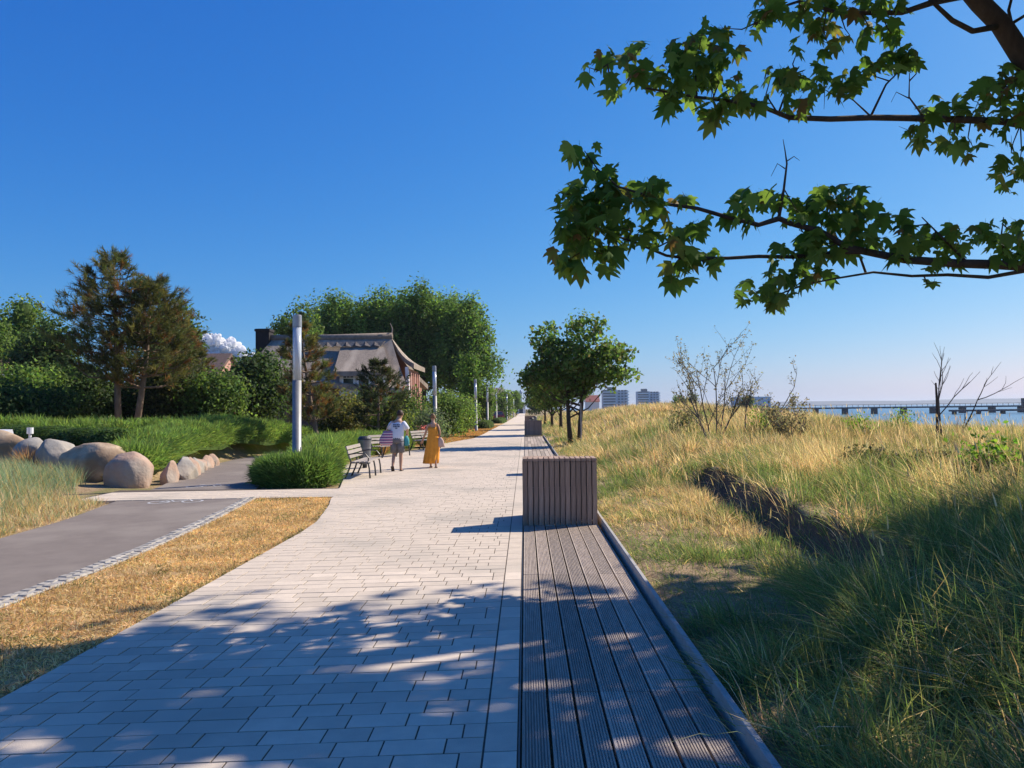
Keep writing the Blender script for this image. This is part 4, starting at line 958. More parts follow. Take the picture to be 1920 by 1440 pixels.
# bed between the cycle path and the paving
hedge('feathery_shrub', [(-6.25, 19.3, .5, .55), (-5.8, 18.6, .7, .68), (-5.25, 18.4, .66, .70), (-4.95, 18.7, .42, .55)], 17000, [(0.095, 0.165, 0.04), (0.07, 0.13, 0.03), (0.12, 0.195, 0.05)], 'feathery green shrub clump around the foot of the first lamp column', .24, .018, cat='shrub')
hedge('feathery_shrub', [(-5.7, 20.3, .6, .7), (-6.1, 22.5, .7, .85), (-6.9, 25.5, .75, .9), (-7.2, 29, .8, .85), (-6.6, 32.5, .8, .8), (-5.75, 35.5, .6, .7)], 26000, FEATH, 'feathery green shrub bank behind the dark framed bench', .25, .02, cat='shrub')
hedge('low_hedge', [(-3.95, 70, .7, .7), (-3.75, 75, .75, .75)], 9000, [(0.065, 0.115, 0.025), (0.05, 0.095, 0.02), (0.10, 0.12, 0.03)], 'low clipped hedge block in front of the fourth lamp', .12, .03, dens_leaf=True, group='low clipped hedge blocks')
hedge('low_hedge', [(-3.5, 95, .7, .6), (-3.2, 104, .75, .65)], 8000, [(0.075, 0.125, 0.03), (0.055, 0.10, 0.02)], 'second low clipped hedge block along the paving edge', .14, .04, dens_leaf=True, group='low clipped hedge blocks')
# rusty and flowering plants at the bed end
def small_plant(x, y, h, r, n, cols, label, name='garden_plant', wd=.02, flower=None):
    z = gz(x, y); ro = empty(name, (x, y, z)); tag(ro, label, 'plant')
    a = RNG.random(n) * 6.283; rad = np.sqrt(RNG.random(n)) * r; base = np.stack([np.cos(a) * rad * .6, np.sin(a) * rad * .6, RNG.random(n) * h * .4], 1)
    d = np.stack([np.cos(a) * rad / r * .7, np.sin(a) * rad / r * .7, np.ones(n)], 1) + RNG.normal(size=(n, 3)) * .2; d /= np.linalg.norm(d, axis=1)[:, None]
    V, F, C = blades(base, d, np.zeros((n, 3)) + [0, 0, -.15], h * (.4 + .5 * RNG.random(n)), wd, palette(cols, n)); link('stems', np_mesh('stems', V, F, C), ro, M['foliage'])
    if flower is not None:
        k = 90; a = RNG.random(k) * 6.283; rad = np.sqrt(RNG.random(k)) * r; P = np.stack([np.cos(a) * rad, np.sin(a) * rad, h * (.75 + .4 * RNG.random(k))], 1)
        V, F, C = leaves(P, unit(k) + [0, 0, .8], .09, jitter(flower, k)); link('flowers', np_mesh('flowers', V, F, C), ro, M['foliage'])
small_plant(-6.2, 31.8, .8, .8, 900, [(0.30, 0.17, 0.09), (0.24, 0.13, 0.07), (0.16, 0.14, 0.05)], 'rusty brown dried perennials behind the pale bench beside the man')
small_plant(-4.75, 37.0, .95, .55, 500, [(0.09, 0.14, 0.04), (0.07, 0.11, 0.03)], 'pink flowering plant beside the head of the woman', flower=(0.60, 0.17, 0.20))
small_plant(-6.9, 46, .9, .9, 700, [(0.15, 0.18, 0.10), (0.11, 0.15, 0.07)], 'silvery green herbs at the far bend of the cycle path')
small_plant(-6.4, 52, .8, .7, 500, [(0.34, 0.22, 0.12), (0.26, 0.2, 0.08)], 'straw coloured tuft of ornamental grass by the cycle path bend')
small_plant(-13.4, 20.6, .75, .4, 240, [(0.34, 0.20, 0.10), (0.28, 0.16, 0.08)], 'tuft of dried brown stalks behind the boulders')
small_plant(-10.2, 19.0, .35, .3, 260, [(0.32, 0.20, 0.04), (0.22, 0.17, 0.04)], 'yellowed low plant above the largest boulder')

# ------------------------------------------------------------------ boulders
def boulder(x, y, z, sx, sy, sz, rz, mat, label, seed, cut=.93):
    bm = bmesh.new(); bmesh.ops.create_icosphere(bm, subdivisions=4, radius=1)
    rg = np.random.default_rng(seed); dirs = rg.normal(size=(15, 3)); dirs /= np.linalg.norm(dirs, axis=1)[:, None]; offs = rg.uniform(.66, .9, 15)
    for v in bm.verts:
        p = np.array(v.co)
        for d_, o_ in zip(dirs, offs):
            k = p @ d_
            if k > o_: p = p - d_ * (k - o_) * cut
        p = p * (1 + .05 * (float(vnoise(p[0] * 3 + seed, p[1] * 3 + p[2] * 2, 1, seed)) - .5) + .03 * (float(vnoise(p[0] * 9, p[2] * 9 + p[1] * 5, 1, seed)) - .5))
        v.co = Vector((p[0] * sx, p[1] * sy, p[2] * sz))
    me = bpy.data.meshes.new('boulder'); bm.to_mesh(me); bm.free(); me.polygons.foreach_set('use_smooth', [True] * len(me.polygons))
    o = link('boulder', me, None, mat, (x, y, z)); o.rotation_euler = (0, 0, rz); tag(o, label, 'boulder', 'boulders edging the raised bank')
boulder(-9.75, 18.75, .22, .66, .55, .68, .2, M['rock_pink'], 'large smooth rounded pinkish boulder at the corner of the paved crossing', 3, .55)
boulder(-11.15, 19.75, .42, .95, .6, .60, .1, M['rock_sand'], 'wide sandy-coloured boulder left of the largest one', 5)
boulder(-12.75, 20.75, .58, .62, .55, .55, .4, M['rock_grey'], 'shaded grey boulder behind the blue-green grass', 8)
boulder(-13.75, 21.3, .62, .55, .5, .5, .9, M['rock_grey'], 'dark narrow boulder in the middle of the boulder row', 12)
boulder(-15.3, 22.2, .66, 1.1, .7, .66, -.1, M['rock_sand'], 'broad pale boulder beside the white beach basket', 15)
boulder(-9.15, 19.65, .10, .24, .45, .46, .3, M['rock_pink'], 'narrow pale stone leaning on the largest boulder', 21)
boulder(-9.2, 20.6, .12, .40, .5, .46, .3, M['rock_grey'], 'grey slab-like stone second along the cycle path', 24)
boulder(-9.45, 21.6, .1, .26, .4, .42, .2, M['rock_pink'], 'pale upright stone under the start of the feathery hedge', 28)
boulder(-9.72, 22.5, .08, .24, .4, .40, .2, M['rock_grey'], 'grey stone half covered by the feathery hedge', 31)
for i in range(3): boulder(-10.0 - i * .22, 23.5 + i * .95, .05, .26, .46, .34, .2, M['rock_pink'], ['low pale stone under the middle of the feathery hedge', 'second low pale stone under the feathery hedge', 'last low stone along the bend of the cycle path'][i], 40 + i)

# white hooded beach basket cut by the left edge
sb = empty('beach_basket', (-15.95, 22.9, gz(-15.95, 22.9) - .12), -.5); sb.scale = (.85, .85, .62); tag(sb, 'white hooded wicker beach chair at the left edge behind the boulders', 'beach chair')
q = MB(); q.box(-.6, .6, -.35, .4, .12, .52); q.build('base', M['wicker'], sb)
q = MB(); q.add([(-.6, -.1, .53), (.6, -.1, .53), (.6, .42, .53), (-.6, .42, .53), (-.6, -.42, 1.28), (.6, -.42, 1.28), (.6, .25, 1.5), (-.6, .25, 1.5)], [(4, 5, 6, 7), (2, 3, 7, 6), (0, 3, 7, 4), (1, 5, 6, 2), (0, 1, 2, 3)]); q.build('hood', M['wicker'], sb)
for z in (.22, .32, .42):
    q = MB(); q.box(-.605, .605, -.356, -.351, z, z + .012); q.build('slat', M['white_frame'], sb)
q = MB(); q.tube([(-.62, -.2, .55), (-.66, -.3, .8)], .02, 6); q.build('handle', M['dark_metal'], sb)
q = MB(); q.loft([(0, 0, 0, .04, .04), (0, 0, .55, .04, .04), (0, 0, .56, .09, .09), (0, 0, .75, .09, .09)], 12); o = q.build('garden_light', M['white_frame'], None, False, (-15.1, 23.2, gz(-15.1, 23.2) - .15)); tag(o, 'small white garden post light beside the dark hedge', 'garden light')

# ------------------------------------------------------------------ grass
STRAW = [(0.55, 0.43, 0.25), (0.47, 0.345, 0.185), (0.66, 0.54, 0.34), (0.38, 0.265, 0.135)]
MARRAM = [(0.14, 0.20, 0.065), (0.11, 0.175, 0.06), (0.18, 0.235, 0.08), (0.23, 0.24, 0.10)]
OLIVE = [(0.24, 0.21, 0.095), (0.18, 0.165, 0.075), (0.29, 0.22, 0.11)]
def tussocks(cx, cy, per, Ln, wd, rad, lean, cols, zoff=0.0, wind=(-.12, -.05)):
    k = len(cx); n = k * per; i = np.repeat(np.arange(k), per)
    a = RNG.random(n) * 6.283; rr_ = np.sqrt(RNG.random(n)) * rad[i]
    x = cx[i] + np.cos(a) * rr_; y = cy[i] + np.sin(a) * rr_
    base = np.stack([x, y, height(x, y) - .02 + zoff], 1)
    o = RNG.random(n) * lean[i]; a2 = a + RNG.normal(size=n) * .7
    d = np.stack([np.cos(a2) * o + wind[0], np.sin(a2) * o + wind[1], np.ones(n)], 1); d /= np.linalg.norm(d, axis=1)[:, None]
    bend = np.stack([np.cos(a2) * o * .55 + wind[0], np.sin(a2) * o * .55 + wind[1], -.28 * o - .08 * RNG.random(n)], 1)
    L_ = Ln[i] * (.45 + .7 * RNG.random(n))
    return blades(base, d, bend, L_, wd[i] * (.7 + .6 * RNG.random(n)), cols(i, n, x, y))
def zone(n, y0, y1):
    """random points right of the deck, between two distances, a little wider than the view"""
    yy = np.sqrt(RNG.random(n * 3) * (y1 * y1 - y0 * y0) + y0 * y0); xx = 1.28 + RNG.random(n * 3) * (.74 * yy + .8)
    ok = (xx < 1.28 + .74 * yy) & (xx - .10 * yy < 30); return xx[ok][:n], yy[ok][:n]
def dune_cols(tgreen):
    def f(i, n, x, y):
        g = sst(.42, .60, vnoise(x, y, .45, 50) * .6 + vnoise(x, y, 1.7, 51) * .4 + tgreen)
        near_path = (1 - sst(1.6, 3.6, x)) * .30 + (1 - sst(6, 10, y)) * .40
        pr = np.clip(.10 + g * .72 + near_path, 0, .92); kt = int(i.max()) + 1
        dice = np.where(RNG.random(n) < .72, RNG.random(kt)[i], RNG.random(n)); isg = dice < pr
        ol = (RNG.random(kt)[i] < .55 * sst(.5, .62, vnoise(x, y, .22, 55)) * sst(5, 10, x))
        tone = (.72 + .56 * RNG.random(kt))[i][:, None]
        c = np.where(isg[:, None], palette(MARRAM, n), palette(STRAW, n, [.4, .25, .2, .15]))
        return np.where(ol[:, None], palette(OLIVE, n), c) * tone
    return f
gparts = []
for (n, y0, y1, per, L_, wd, rad, lean, tg) in ((800, 2.2, 8.5, 64, .66, .0065, .16, 1.1, .05), (1700, 8.5, 17, 46, .52, .0085, .18, .75, -.02), (2900, 17, 34, 34, .60, .014, .22, .6, -.06), (3200, 34, 70, 22, .56, .026, .32, .55, -.08), (2200, 70, 150, 14, .6, .06, .55, .55, -.08)):
    x, y = zone(n, y0, y1); k = len(x)
    sz = (.5 + .75 * vnoise(x, y, .5, 61)) * (.6 + .75 * RNG.random(k))
    shr = np.maximum(.4 + .6 * sst(1.4, 2.6, x), (1 - sst(4.5, 6.5, y)) * .8)                # short at the deck edge
    sl_ = np.where((y > 7) & (y < 17) & (x < 3.4), .62, 1.0)
    keep = (vnoise(x, y, .9, 62) > .30 - .1 * (y > 17)) | (RNG.random(k) < .35)
    keep &= ~((x < 2.5) & (y > 5.4) & (y < 8.6) & (vnoise(x, y, 1.3, 63) < .66))
    keep |= (y < 5.4) & (RNG.random(k) < .8)
    xs_ = 3.45 - .35 * (vnoise(y, y * 0, .7, 5) - .5); keep &= ~((y > 6.3) & (y < 17) & (x > xs_ - .30) & (x < xs_ + .28) & (RNG.random(k) < .9))
    x, y, sz, shr, sl_ = x[keep], y[keep], sz[keep], shr[keep], sl_[keep]
    gparts.append(tussocks(x, y, per, L_ * sz * shr * sl_, np.full(len(x), wd), np.full(len(x), rad), np.full(len(x), lean), dune_cols(tg)))
# seed-head stalks standing above the tussocks
x, y = zone(1500, 5, 30); n = len(x); kp = (vnoise(x, y, .6, 81) > .45) & (x > 2.4); x, y = x[kp], y[kp]; n = len(x)
b0 = np.stack([x, y, height(x, y)], 1); dd = np.stack([RNG.normal(size=n) * .16 - .12, RNG.normal(size=n) * .16 - .05, np.ones(n)], 1); dd /= np.linalg.norm(dd, axis=1)[:, None]; bd = np.stack([RNG.normal(size=n) * .12 - .08, RNG.normal(size=n) * .12, -.08 * RNG.random(n)], 1)
Ls = .65 + .35 * RNG.random(n); cs_ = palette(STRAW, n); gparts.append(blades(b0, dd, bd, Ls, .003 + .00035 * y, cs_))
tipp = b0 + Ls[:, None] * (.9 * dd + .81 * bd); gparts.append(blades(tipp, dd, bd * .5, .10 + .06 * RNG.random(n), .010 + .0005 * y, cs_ * .9))
# short litter and low blades close by
for (n, y0, y1, L_, wd) in ((16000, 2.4, 8, .13, .005), (22000, 8, 17, .17, .008), (12000, 17, 32, .2, .014)):
    x, y = zone(n, y0, y1)
    gparts.append(tussocks(x, y, 1, np.full(len(x), L_), np.full(len(x), wd), np.full(len(x), .1), np.full(len(x), 1.3), dune_cols(.0)))
V, F, C = merge(gparts); dg = link('dune_grass', np_mesh('dune_grass', V, F, C), None, M['grass']); tag(dg, 'tall straw and green dune grass covering the sandy bank', 'grass', kind='stuff')

# scorched turf blades
def fill(n, y0, y1, lf, rf):
    y = y0 + (y1 - y0) * RNG.random(n) ** 1.15; l = lf(y); r = rf(y); return l + (r - l) * RNG.random(n), y
x, y = fill(46000, 4.2, 15.75, lambda y: bike_r(y) + .22 - .05 * RNG.random(len(y)), lambda y: prom_l(y) - .02 + .05 * RNG.random(len(y)) * (RNG.random(len(y)) < .3)); n = len(x)
sel = (vnoise(x, y, 2.6, 74) > .2) | (RNG.random(n) < .35); x, y = x[sel], y[sel]; n = len(x)
a = RNG.random(n) * 6.283; o_ = RNG.random(n) * 2.2
d = np.stack([np.cos(a) * o_, np.sin(a) * o_, np.full(n, .8)], 1); d /= np.linalg.norm(d, axis=1)[:, None]
cl = palette([(0.60, 0.42, 0.205), (0.52, 0.35, 0.16), (0.70, 0.54, 0.31), (0.36, 0.23, 0.11)], n) * (.75 + .5 * vnoise(x, y, 2.2, 71))[:, None]
isg = RNG.random(n) < .06 + .3 * (vnoise(x, y, 1.5, 73) > .76)
cl = np.where(isg[:, None], palette([(0.14, 0.15, 0.05)], n), cl)
# green weeds along the paving edge and a few in the turf
wy = np.concatenate([np.repeat(5 + 9.5 * RNG.random(34), 26), np.repeat(6 + 9 * RNG.random(14), 26)]); wn = len(wy); wx = prom_l(wy) - .03 + RNG.normal(size=wn) * .03; wx[34 * 26:] -= np.repeat(.3 + 1.2 * RNG.random(14), 26); wy = wy + RNG.normal(size=wn) * .07
wd_ = np.stack([RNG.normal(size=wn), RNG.normal(size=wn), np.full(wn, 1.0)], 1); wd_ /= np.linalg.norm(wd_, axis=1)[:, None]
x = np.concatenate([x, wx]); y = np.concatenate([y, wy]); d = np.concatenate([d, wd_]); cl = np.concatenate([cl, palette([(0.10, 0.12, 0.035), (0.15, 0.15, 0.05), (0.08, 0.075, 0.03)], wn)]); n = len(x)
V, F, C = blades(np.stack([x, y, np.full(n, -.02)], 1), d, np.tile([0, 0, -.25], (n, 1)), .035 + .05 * RNG.random(n), .0065, cl)
tb = link('scorched_grass', np_mesh('scorched_grass', V, F, C), None, M['grass']); tag(tb, 'short scorched orange-brown grass between cycle path and paving', 'grass', kind='stuff')
x, y = fill(9000, 38, 80, lambda y: bike_r(y) + .15, lambda y: prom_l(y) - .01); n = len(x)
a = RNG.random(n) * 6.283; d = np.stack([np.cos(a), np.sin(a), np.ones(n)], 1) * .707
V, F, C = blades(np.stack([x, y, np.full(n, -.02)], 1), d, np.tile([0, 0, -.2], (n, 1)), .08 + .06 * RNG.random(n), .03, palette([(0.44, 0.25, 0.09), (0.36, 0.19, 0.07), (0.30, 0.18, 0.06)], n))
tb = link('scorched_grass', np_mesh('scorched_grass', V, F, C), None, M['grass']); tag(tb, 'scorched verge grass around the far lamp columns', 'grass', kind='stuff')

# blue-green lyme grass on the left bank
BLUEG = [(0.22, 0.30, 0.19), (0.17, 0.25, 0.14), (0.28, 0.34, 0.20), (0.48, 0.37, 0.18), (0.38, 0.27, 0.13)]
k = 1500; y = 8.0 + 9.0 * RNG.random(k); d_ = RNG.random(k) ** 1.2 * 6.5; x = bike_l(y) - .35 - d_
x2 = -10.3 - 6.5 * RNG.random(700); y2 = 15.2 + RNG.random(700) * 7; k2 = y2 < 18.2 + (-10.0 - x2) * .62
x = np.concatenate([x, x2[k2]]); y = np.concatenate([y, y2[k2]]); d_ = np.concatenate([d_, np.full(k2.sum(), 2.0)])
ok = (y < 15.45) | (x < -10.25); x, y, d_ = x[ok], y[ok], d_[ok]
def bcol(i, n, xx, yy):
    edge = (bike_l(yy) - .35 - xx)
    c = palette(BLUEG, n, [.30, .26, .18, .16, .10]); s_ = palette(STRAW, n)
    return np.where((RNG.random(n) < .65 * (1 - sst(.3, 1.5, edge)))[:, None], s_, c)
sz = .35 + .6 * sst(0, 1.6, d_)
p_ = [tussocks(x, y, 34, .62 * sz, np.full(len(x), .009), np.full(len(x), .16), np.full(len(x), .7), bcol)]
xx, yy = fill(9000, 9.5, 15.6, lambda y: bike_l(y) - 2.2, lambda y: bike_l(y) - .12)
p_.append(tussocks(xx, yy, 1, np.full(len(xx), .12), np.full(len(xx), .008), np.full(len(xx), .05), np.full(len(xx), 1.4), lambda i, n, a_, b__: palette(STRAW, n)))
V, F, C = merge(p_); lg = link('lyme_grass', np_mesh('lyme_grass', V, F, C), None, M['grass']); tag(lg, 'blue-green beach grass on the bank left of the cycle path', 'grass', kind='stuff')

# ------------------------------------------------------------------ bare dune shrubs
def bare_shrub(x, y, h, spread, stems, depth, label, leafn, leafcol, name='dune_shrub', mat='grey_twig', seed=1, r0=.028, dirs=None):
    rg = random.Random(seed); z = gz(x, y); r = empty(name, (x, y, z)); tag(r, label, 'shrub'); mb = MB(); tips = []
    def grow(p, d, L_, rad, lev):
        pts = [p]; q = p.copy(); dd = d.copy()
        for s in range(4):
            dd = (dd + Vector((rg.gauss(0, .10), rg.gauss(0, .10), rg.gauss(.03, .06)))).normalized(); q = q + dd * L_ / 4; pts.append(q.copy())
        mb.tube(pts, [rad, rad * .88, rad * .75, rad * .62, rad * .45], 5, False)
        if lev == 0: tips.extend(pts[1:]); return
        tips.extend(pts[3:])
        for s in range(rg.randint(3, 4)):
            t = rg.randint(1, 4); nd = (dd + Vector((rg.gauss(0, .55), rg.gauss(0, .55), rg.uniform(-.05, .45)))).normalized()
            grow(pts[t], nd, L_ * rg.uniform(.45, .72), rad * .5, lev - 1)
    for i in range(stems):
        if dirs: dx, L_ = dirs[i % len(dirs)]; d = Vector((dx, rg.gauss(0, .2), 1)).normalized()
        else: a = rg.uniform(0, 6.28); d = Vector((cos(a) * spread, sin(a) * spread, 1)).normalized(); L_ = 1
        grow(Vector((rg.gauss(0, .12) + (dirs[i % len(dirs)][0] * .3 if dirs else 0), rg.gauss(0, .12), -.1)), d, h * L_ * .62, r0 * rg.uniform(.8, 1.15), depth)
    mb.build('branches', M[mat], r, True)
    if leafn:
        T = np.array([tips[i] for i in RNG.integers(0, len(tips), leafn)]) + RNG.normal(size=(leafn, 3)) * .05
        V, F, C = leaves(T, unit(leafn), .055 + .03 * RNG.random(leafn), palette(leafcol, leafn)); link('leaves', np_mesh('leaves', V, F, C), r, M['foliage'])
GREYL = [(0.17, 0.16, 0.10), (0.13, 0.12, 0.075), (0.20, 0.17, 0.10)]
bx = at(1335, 800, 25); bare_shrub(bx.x, 25, 3.5, .35, 6, 2, 'tall half-bare sea buckthorn shrub with grey stems on the dune', 1500, GREYL, seed=4, r0=.03, dirs=[(-.55, .95), (-.25, 1.15), (.0, 1.2), (.18, 1.15), (.4, .85), (-.08, .9)])
bx = at(1400, 800, 24.5); bare_shrub(bx.x, 24.5, 3.0, .3, 2, 2, 'bare forked shrub stem leaning away right of the buckthorn', 220, GREYL, seed=9, r0=.028, dirs=[(.55, 1.1), (.15, .8)])
bx = at(1480, 800, 21); bare_shrub(bx.x, 21, 1.5, .5, 7, 2, 'low bushy grey shrub in the straw grass', 1500, GREYL, seed=14, r0=.018)
bx = at(1275, 790, 27); bare_shrub(bx.x, 27, 1.2, .6, 6, 2, 'low grey green shrub left of the tall buckthorn', 1300, [(0.12, 0.13, 0.06), (0.16, 0.16, 0.08)], seed=15, r0=.016)
bx = at(1775, 800, 22); bare_shrub(bx.x, 22, 2.7, .3, 2, 2, 'small dead tree with forked bare branches before the pier', 0, GREYL, 'dead_tree', 'twig', seed=23, r0=.035, dirs=[(.10, 1.1), (.42, .85)])
q = MB(); px_ = at(1757, 800, 22); q.tube([(px_.x, 22, gz(px_.x, 22) - .1), (px_.x + .02, 22, 1.85), (px_.x, 22, 2.35)], [.04, .035, .025], 7); o = q.build('bare_post', M['twig']); tag(o, 'straight dead stem standing beside the forked dead tree', 'dead stem')
for (u, Y, h, lb, n_) in ((1855, 11.5, .8, 'bright green seedling bush among the dark grass at the right', 420), (1430, 26, .8, 'fresh green patch of leaves under the leaning shrub stem', 420), (1610, 24, .6, 'small fresh green shrub in the straw grass before the sea', 420), (1690, 30, .9, 'green leafy bush on the dune crest left of the dead tree', 500)):
    b = at(u, 800, Y); small_plant(b.x, Y, h, .38, 40, [(0.09, 0.14, 0.03)], lb, 'green_seedling')
    ro = [o for o in COL.objects if o.get('label') == lb][0]; P = RNG.normal(size=(n_, 3)) * [.22, .22, .2] + [0, 0, h * .6]
    V, F, C = leaves(P, unit(n_) + [0, 0, .6], .09, palette([(0.14, 0.24, 0.03), (0.10, 0.19, 0.025)], n_)); link('leaves', np_mesh('leaves', V, F, C), ro, M['foliage'])

for (u, v, Y, lb) in ((1640, 860, 13.6, 'added low dark thicket standing in for a shaded hollow left of the bright seedling bush'), (1730, 868, 13.2, 'second added low dark thicket standing in for the shaded dune hollow'), (1880, 905, 11.2, 'added brown low thicket standing in for shade at the right edge beside the bright seedling bush')):
    b = at(u, v, Y); ro = empty('shade_thicket', (b.x, Y, gz(b.x, Y))); tag(ro, lb, 'thicket')  # dark low bushes added in place of a shaded dip in the terrain
    parts, _c = clump_crown([((0, 0, .22), (.75, .6, .28))], 40, 46, .075, [(0.06, 0.065, 0.03), (0.085, 0.065, 0.035), (0.05, 0.06, 0.025)], .22); V, F, C = merge(parts); link('foliage', np_mesh('foliage', V, F, C), ro, M['foliage'])

# ------------------------------------------------------------------ thatched house
def slab(pts, th):
    """thick sheet from a quad/polygon, thickened downwards along its normal"""
    P = [Vector(p) for p in pts]; nrm = (P[1] - P[0]).cross(P[2] - P[0]).normalized(); n = len(P)
    vs = P + [p - nrm * th for p in P]; fs = [tuple(range(n)), tuple(range(2 * n - 1, n - 1, -1))] + [((i + 1) % n, i, n + i, n + (i + 1) % n) for i in range(n)]
    return vs, fs
HY = 52.0
def hp(u, v, Y=HY): return at(u, v, Y)
house = empty('thatched_house', (hp(630, 745).x, HY, 0.6)); tag(house, 'thatched house with a broad dormer, white windows and dark chimney', 'house'); HO = Vector(house.location)
rl, rr2 = hp(512, 637), hp(733, 629, HY)        # ridge ends
zr = (rl.z + rr2.z) / 2; xL, xR = rl.x, rr2.x; ze = 3.6; dy = 4.4
def curved_roof(p_top, p_bot, sagk, n=6):
    out = []
    for i in range(n + 1):
        t = i / n; p = [a.lerp(b, t) for a, b in zip(p_top, p_bot)]
        out.append([q_ + Vector((0, 0, -sagk * sin(pi * t))) for q_ in p])
    return out
def sheet(rows, th=.32):
    m = len(rows[0]); V = [q_ for r_ in rows for q_ in r_]; n = len(V); V2 = [q_ - Vector((0, 0, th)) for q_ in V]; fs = []
    for i in range(len(rows) - 1):
        for j in range(m - 1):
            a = i * m + j; fs.append((a, a + m, a + m + 1, a + 1)); fs.append((n + a, n + a + 1, n + a + m + 1, n + a + m))
    R_ = len(rows)
    for i in range(R_ - 1):
        for j in (0, m - 1): a = i * m + j; b = a + m; fs.append((a, b, n + b, n + a) if j else (b, a, n + a, n + b))
    for j in range(m - 1):
        a = (R_ - 1) * m + j; fs.append((a, a + 1, n + a + 1, n + a)[::-1]); a = j; fs.append((a, a + 1, n + a + 1, n + a))
    return V + V2, fs
roof = MB()
eL, eR = xL - 1.6, hp(787, 690).x
zg = hp(787, 686).z                                # low point of the right hip
topF = [Vector((xL, HY, zr)), Vector(((xL + xR) / 2, HY, zr - .03)), Vector((xR, HY, zr))]
V, F = sheet(curved_roof(topF, [Vector((eL, HY - dy, ze)), Vector(((xL + xR) / 2, HY - dy, ze)), Vector((eR - .1, HY - dy, ze - .5))], .28)); roof.add([v - HO for v in V], F)
V, F = sheet(curved_roof(topF[::-1], [Vector((eR, HY + dy, ze)), Vector(((xL + xR) / 2, HY + dy, ze)), Vector((eL, HY + dy, ze))], .28)); roof.add([v - HO for v in V], F)
V, F = sheet(curved_roof([Vector((xR, HY + .01, zr)), Vector((xR, HY - .01, zr))], [Vector((eR, HY + dy * .62, zg)), Vector((eR, HY - dy * .62, zg))], .35)); roof.add([v - HO for v in V], F)
V, F = sheet(curved_roof([Vector((xL, HY - .01, zr)), Vector((xL, HY + .01, zr))], [Vector((eL, HY - dy, ze)), Vector((eL, HY + dy, ze))], .3)); roof.add([v - HO for v in V], F)
roof_o = roof.build('roof', M['thatch'], house)
# dormer roof
dm = MB(); dl, dr = hp(628, 697, HY - 4.2), hp(735, 697, HY - 4.2)
V, F = sheet(curved_roof([Vector((hp(645, 650).x, HY - 1.0, zr - .75)), Vector((hp(725, 650).x, HY - 1.0, zr - .75))], [Vector((dl.x, HY - 4.6, dl.z)), Vector((dr.x, HY - 4.6, dl.z))], .06)); dm.add([v - HO for v in V], F)
dm.build('dormer_roof', M['thatch'], roof_o)
q = MB(); q.box(dl.x + .25 - HO.x, dr.x - .3 - HO.x, -4.2, -1.2, 1.6, dl.z - .1 - HO.z); q.build('dormer_wall', M['thatch'], house); q = MB(); q.box(dl.x + .3 - HO.x, dr.x - .35 - HO.x, -4.235, -4.205, 1.7, dl.z - .15 - HO.z); q.build('dormer_front', M['white_wall'], house)
# ridge cap with its row of reed tufts
q = MB(); q.tube([Vector((xL - .15, HY, zr + .02)) - HO, Vector(((xL + xR) / 2, HY, zr)) - HO, Vector((xR + .1, HY, zr + .05)) - HO], [.22, .22, .24], 10); rc = q.build('ridge_cap', M['thatch_ridge'], roof_o, True)
for i in range(9):
    x = xL + 2.4 + i * (xR - xL - 2.6) / 8.6; yb = HY - .95; zb = zr - .78
    q = MB(); q.add([Vector((x - .34, yb, zb + .42)) - HO, Vector((x + .34, yb, zb + .42)) - HO, Vector((x + .1, yb - .30, zb + .02)) - HO, Vector((x - .30, yb - .30, zb + .12)) - HO, Vector((x - .34, yb + .25, zb + .40)) - HO, Vector((x + .34, yb + .25, zb + .40)) - HO], [(0, 3, 2, 1), (0, 1, 5, 4), (3, 0, 4), (1, 2, 5), (2, 3, 4, 5)]); q.build('ridge_tuft', M['thatch_ridge'], roof_o)
q = MB(); q.tube([Vector((xR + .05, HY, zr)) - HO, Vector((xR + .1, HY, zr + .55)) - HO, Vector((xR - .05, HY, zr + .95)) - HO], [.06, .05, .02], 6); q.build('gable_finial', M['thatch_ridge'], roof_o)
# walls
q = MB(); q.box(xL - .6 - HO.x, eR - .35 - HO.x, -3.6, 3.6, -.4, ze - .25 - HO.z); q.build('wall', M['brick'], house)
gxx = eR - .30 - HO.x; q = MB(); q.add([(gxx - .3, -2.6, -.2), (gxx, -2.6, -.2), (gxx, 2.6, -.2), (gxx - .3, 2.6, -.2), (gxx - .3, -2.3, zg - .3 - HO.z), (gxx - .12, -2.3, zg - .3 - HO.z), (gxx - .12, 2.3, zg - .3 - HO.z), (gxx - .3, 2.3, zg - .3 - HO.z)], [(0, 1, 5, 4), (1, 2, 6, 5), (2, 3, 7, 6), (4, 5, 6, 7), (3, 0, 4, 7)]); gw = q.build('gable_wall', M['pink_wall'], house)
for k, yy in enumerate((-2.2, -1.3, -.4, .5, 1.4)):
    q = MB(); q.box(gxx - .02, gxx + .05, yy, yy + .28, -.2, zg - .5 - HO.z); q.build('gable_plank', M['brick'] if k % 2 else M['pink_wall'], gw)
q = MB(); q.add(*slab([(gxx + .12, -2.75, -.2), (gxx + .12, -2.45, -.2), (gxx - .1, -2.3, zg - .2 - HO.z), (gxx - .1, -2.6, zg - .2 - HO.z)], .2)); q.build('gable_trim', M['white_frame'], house)
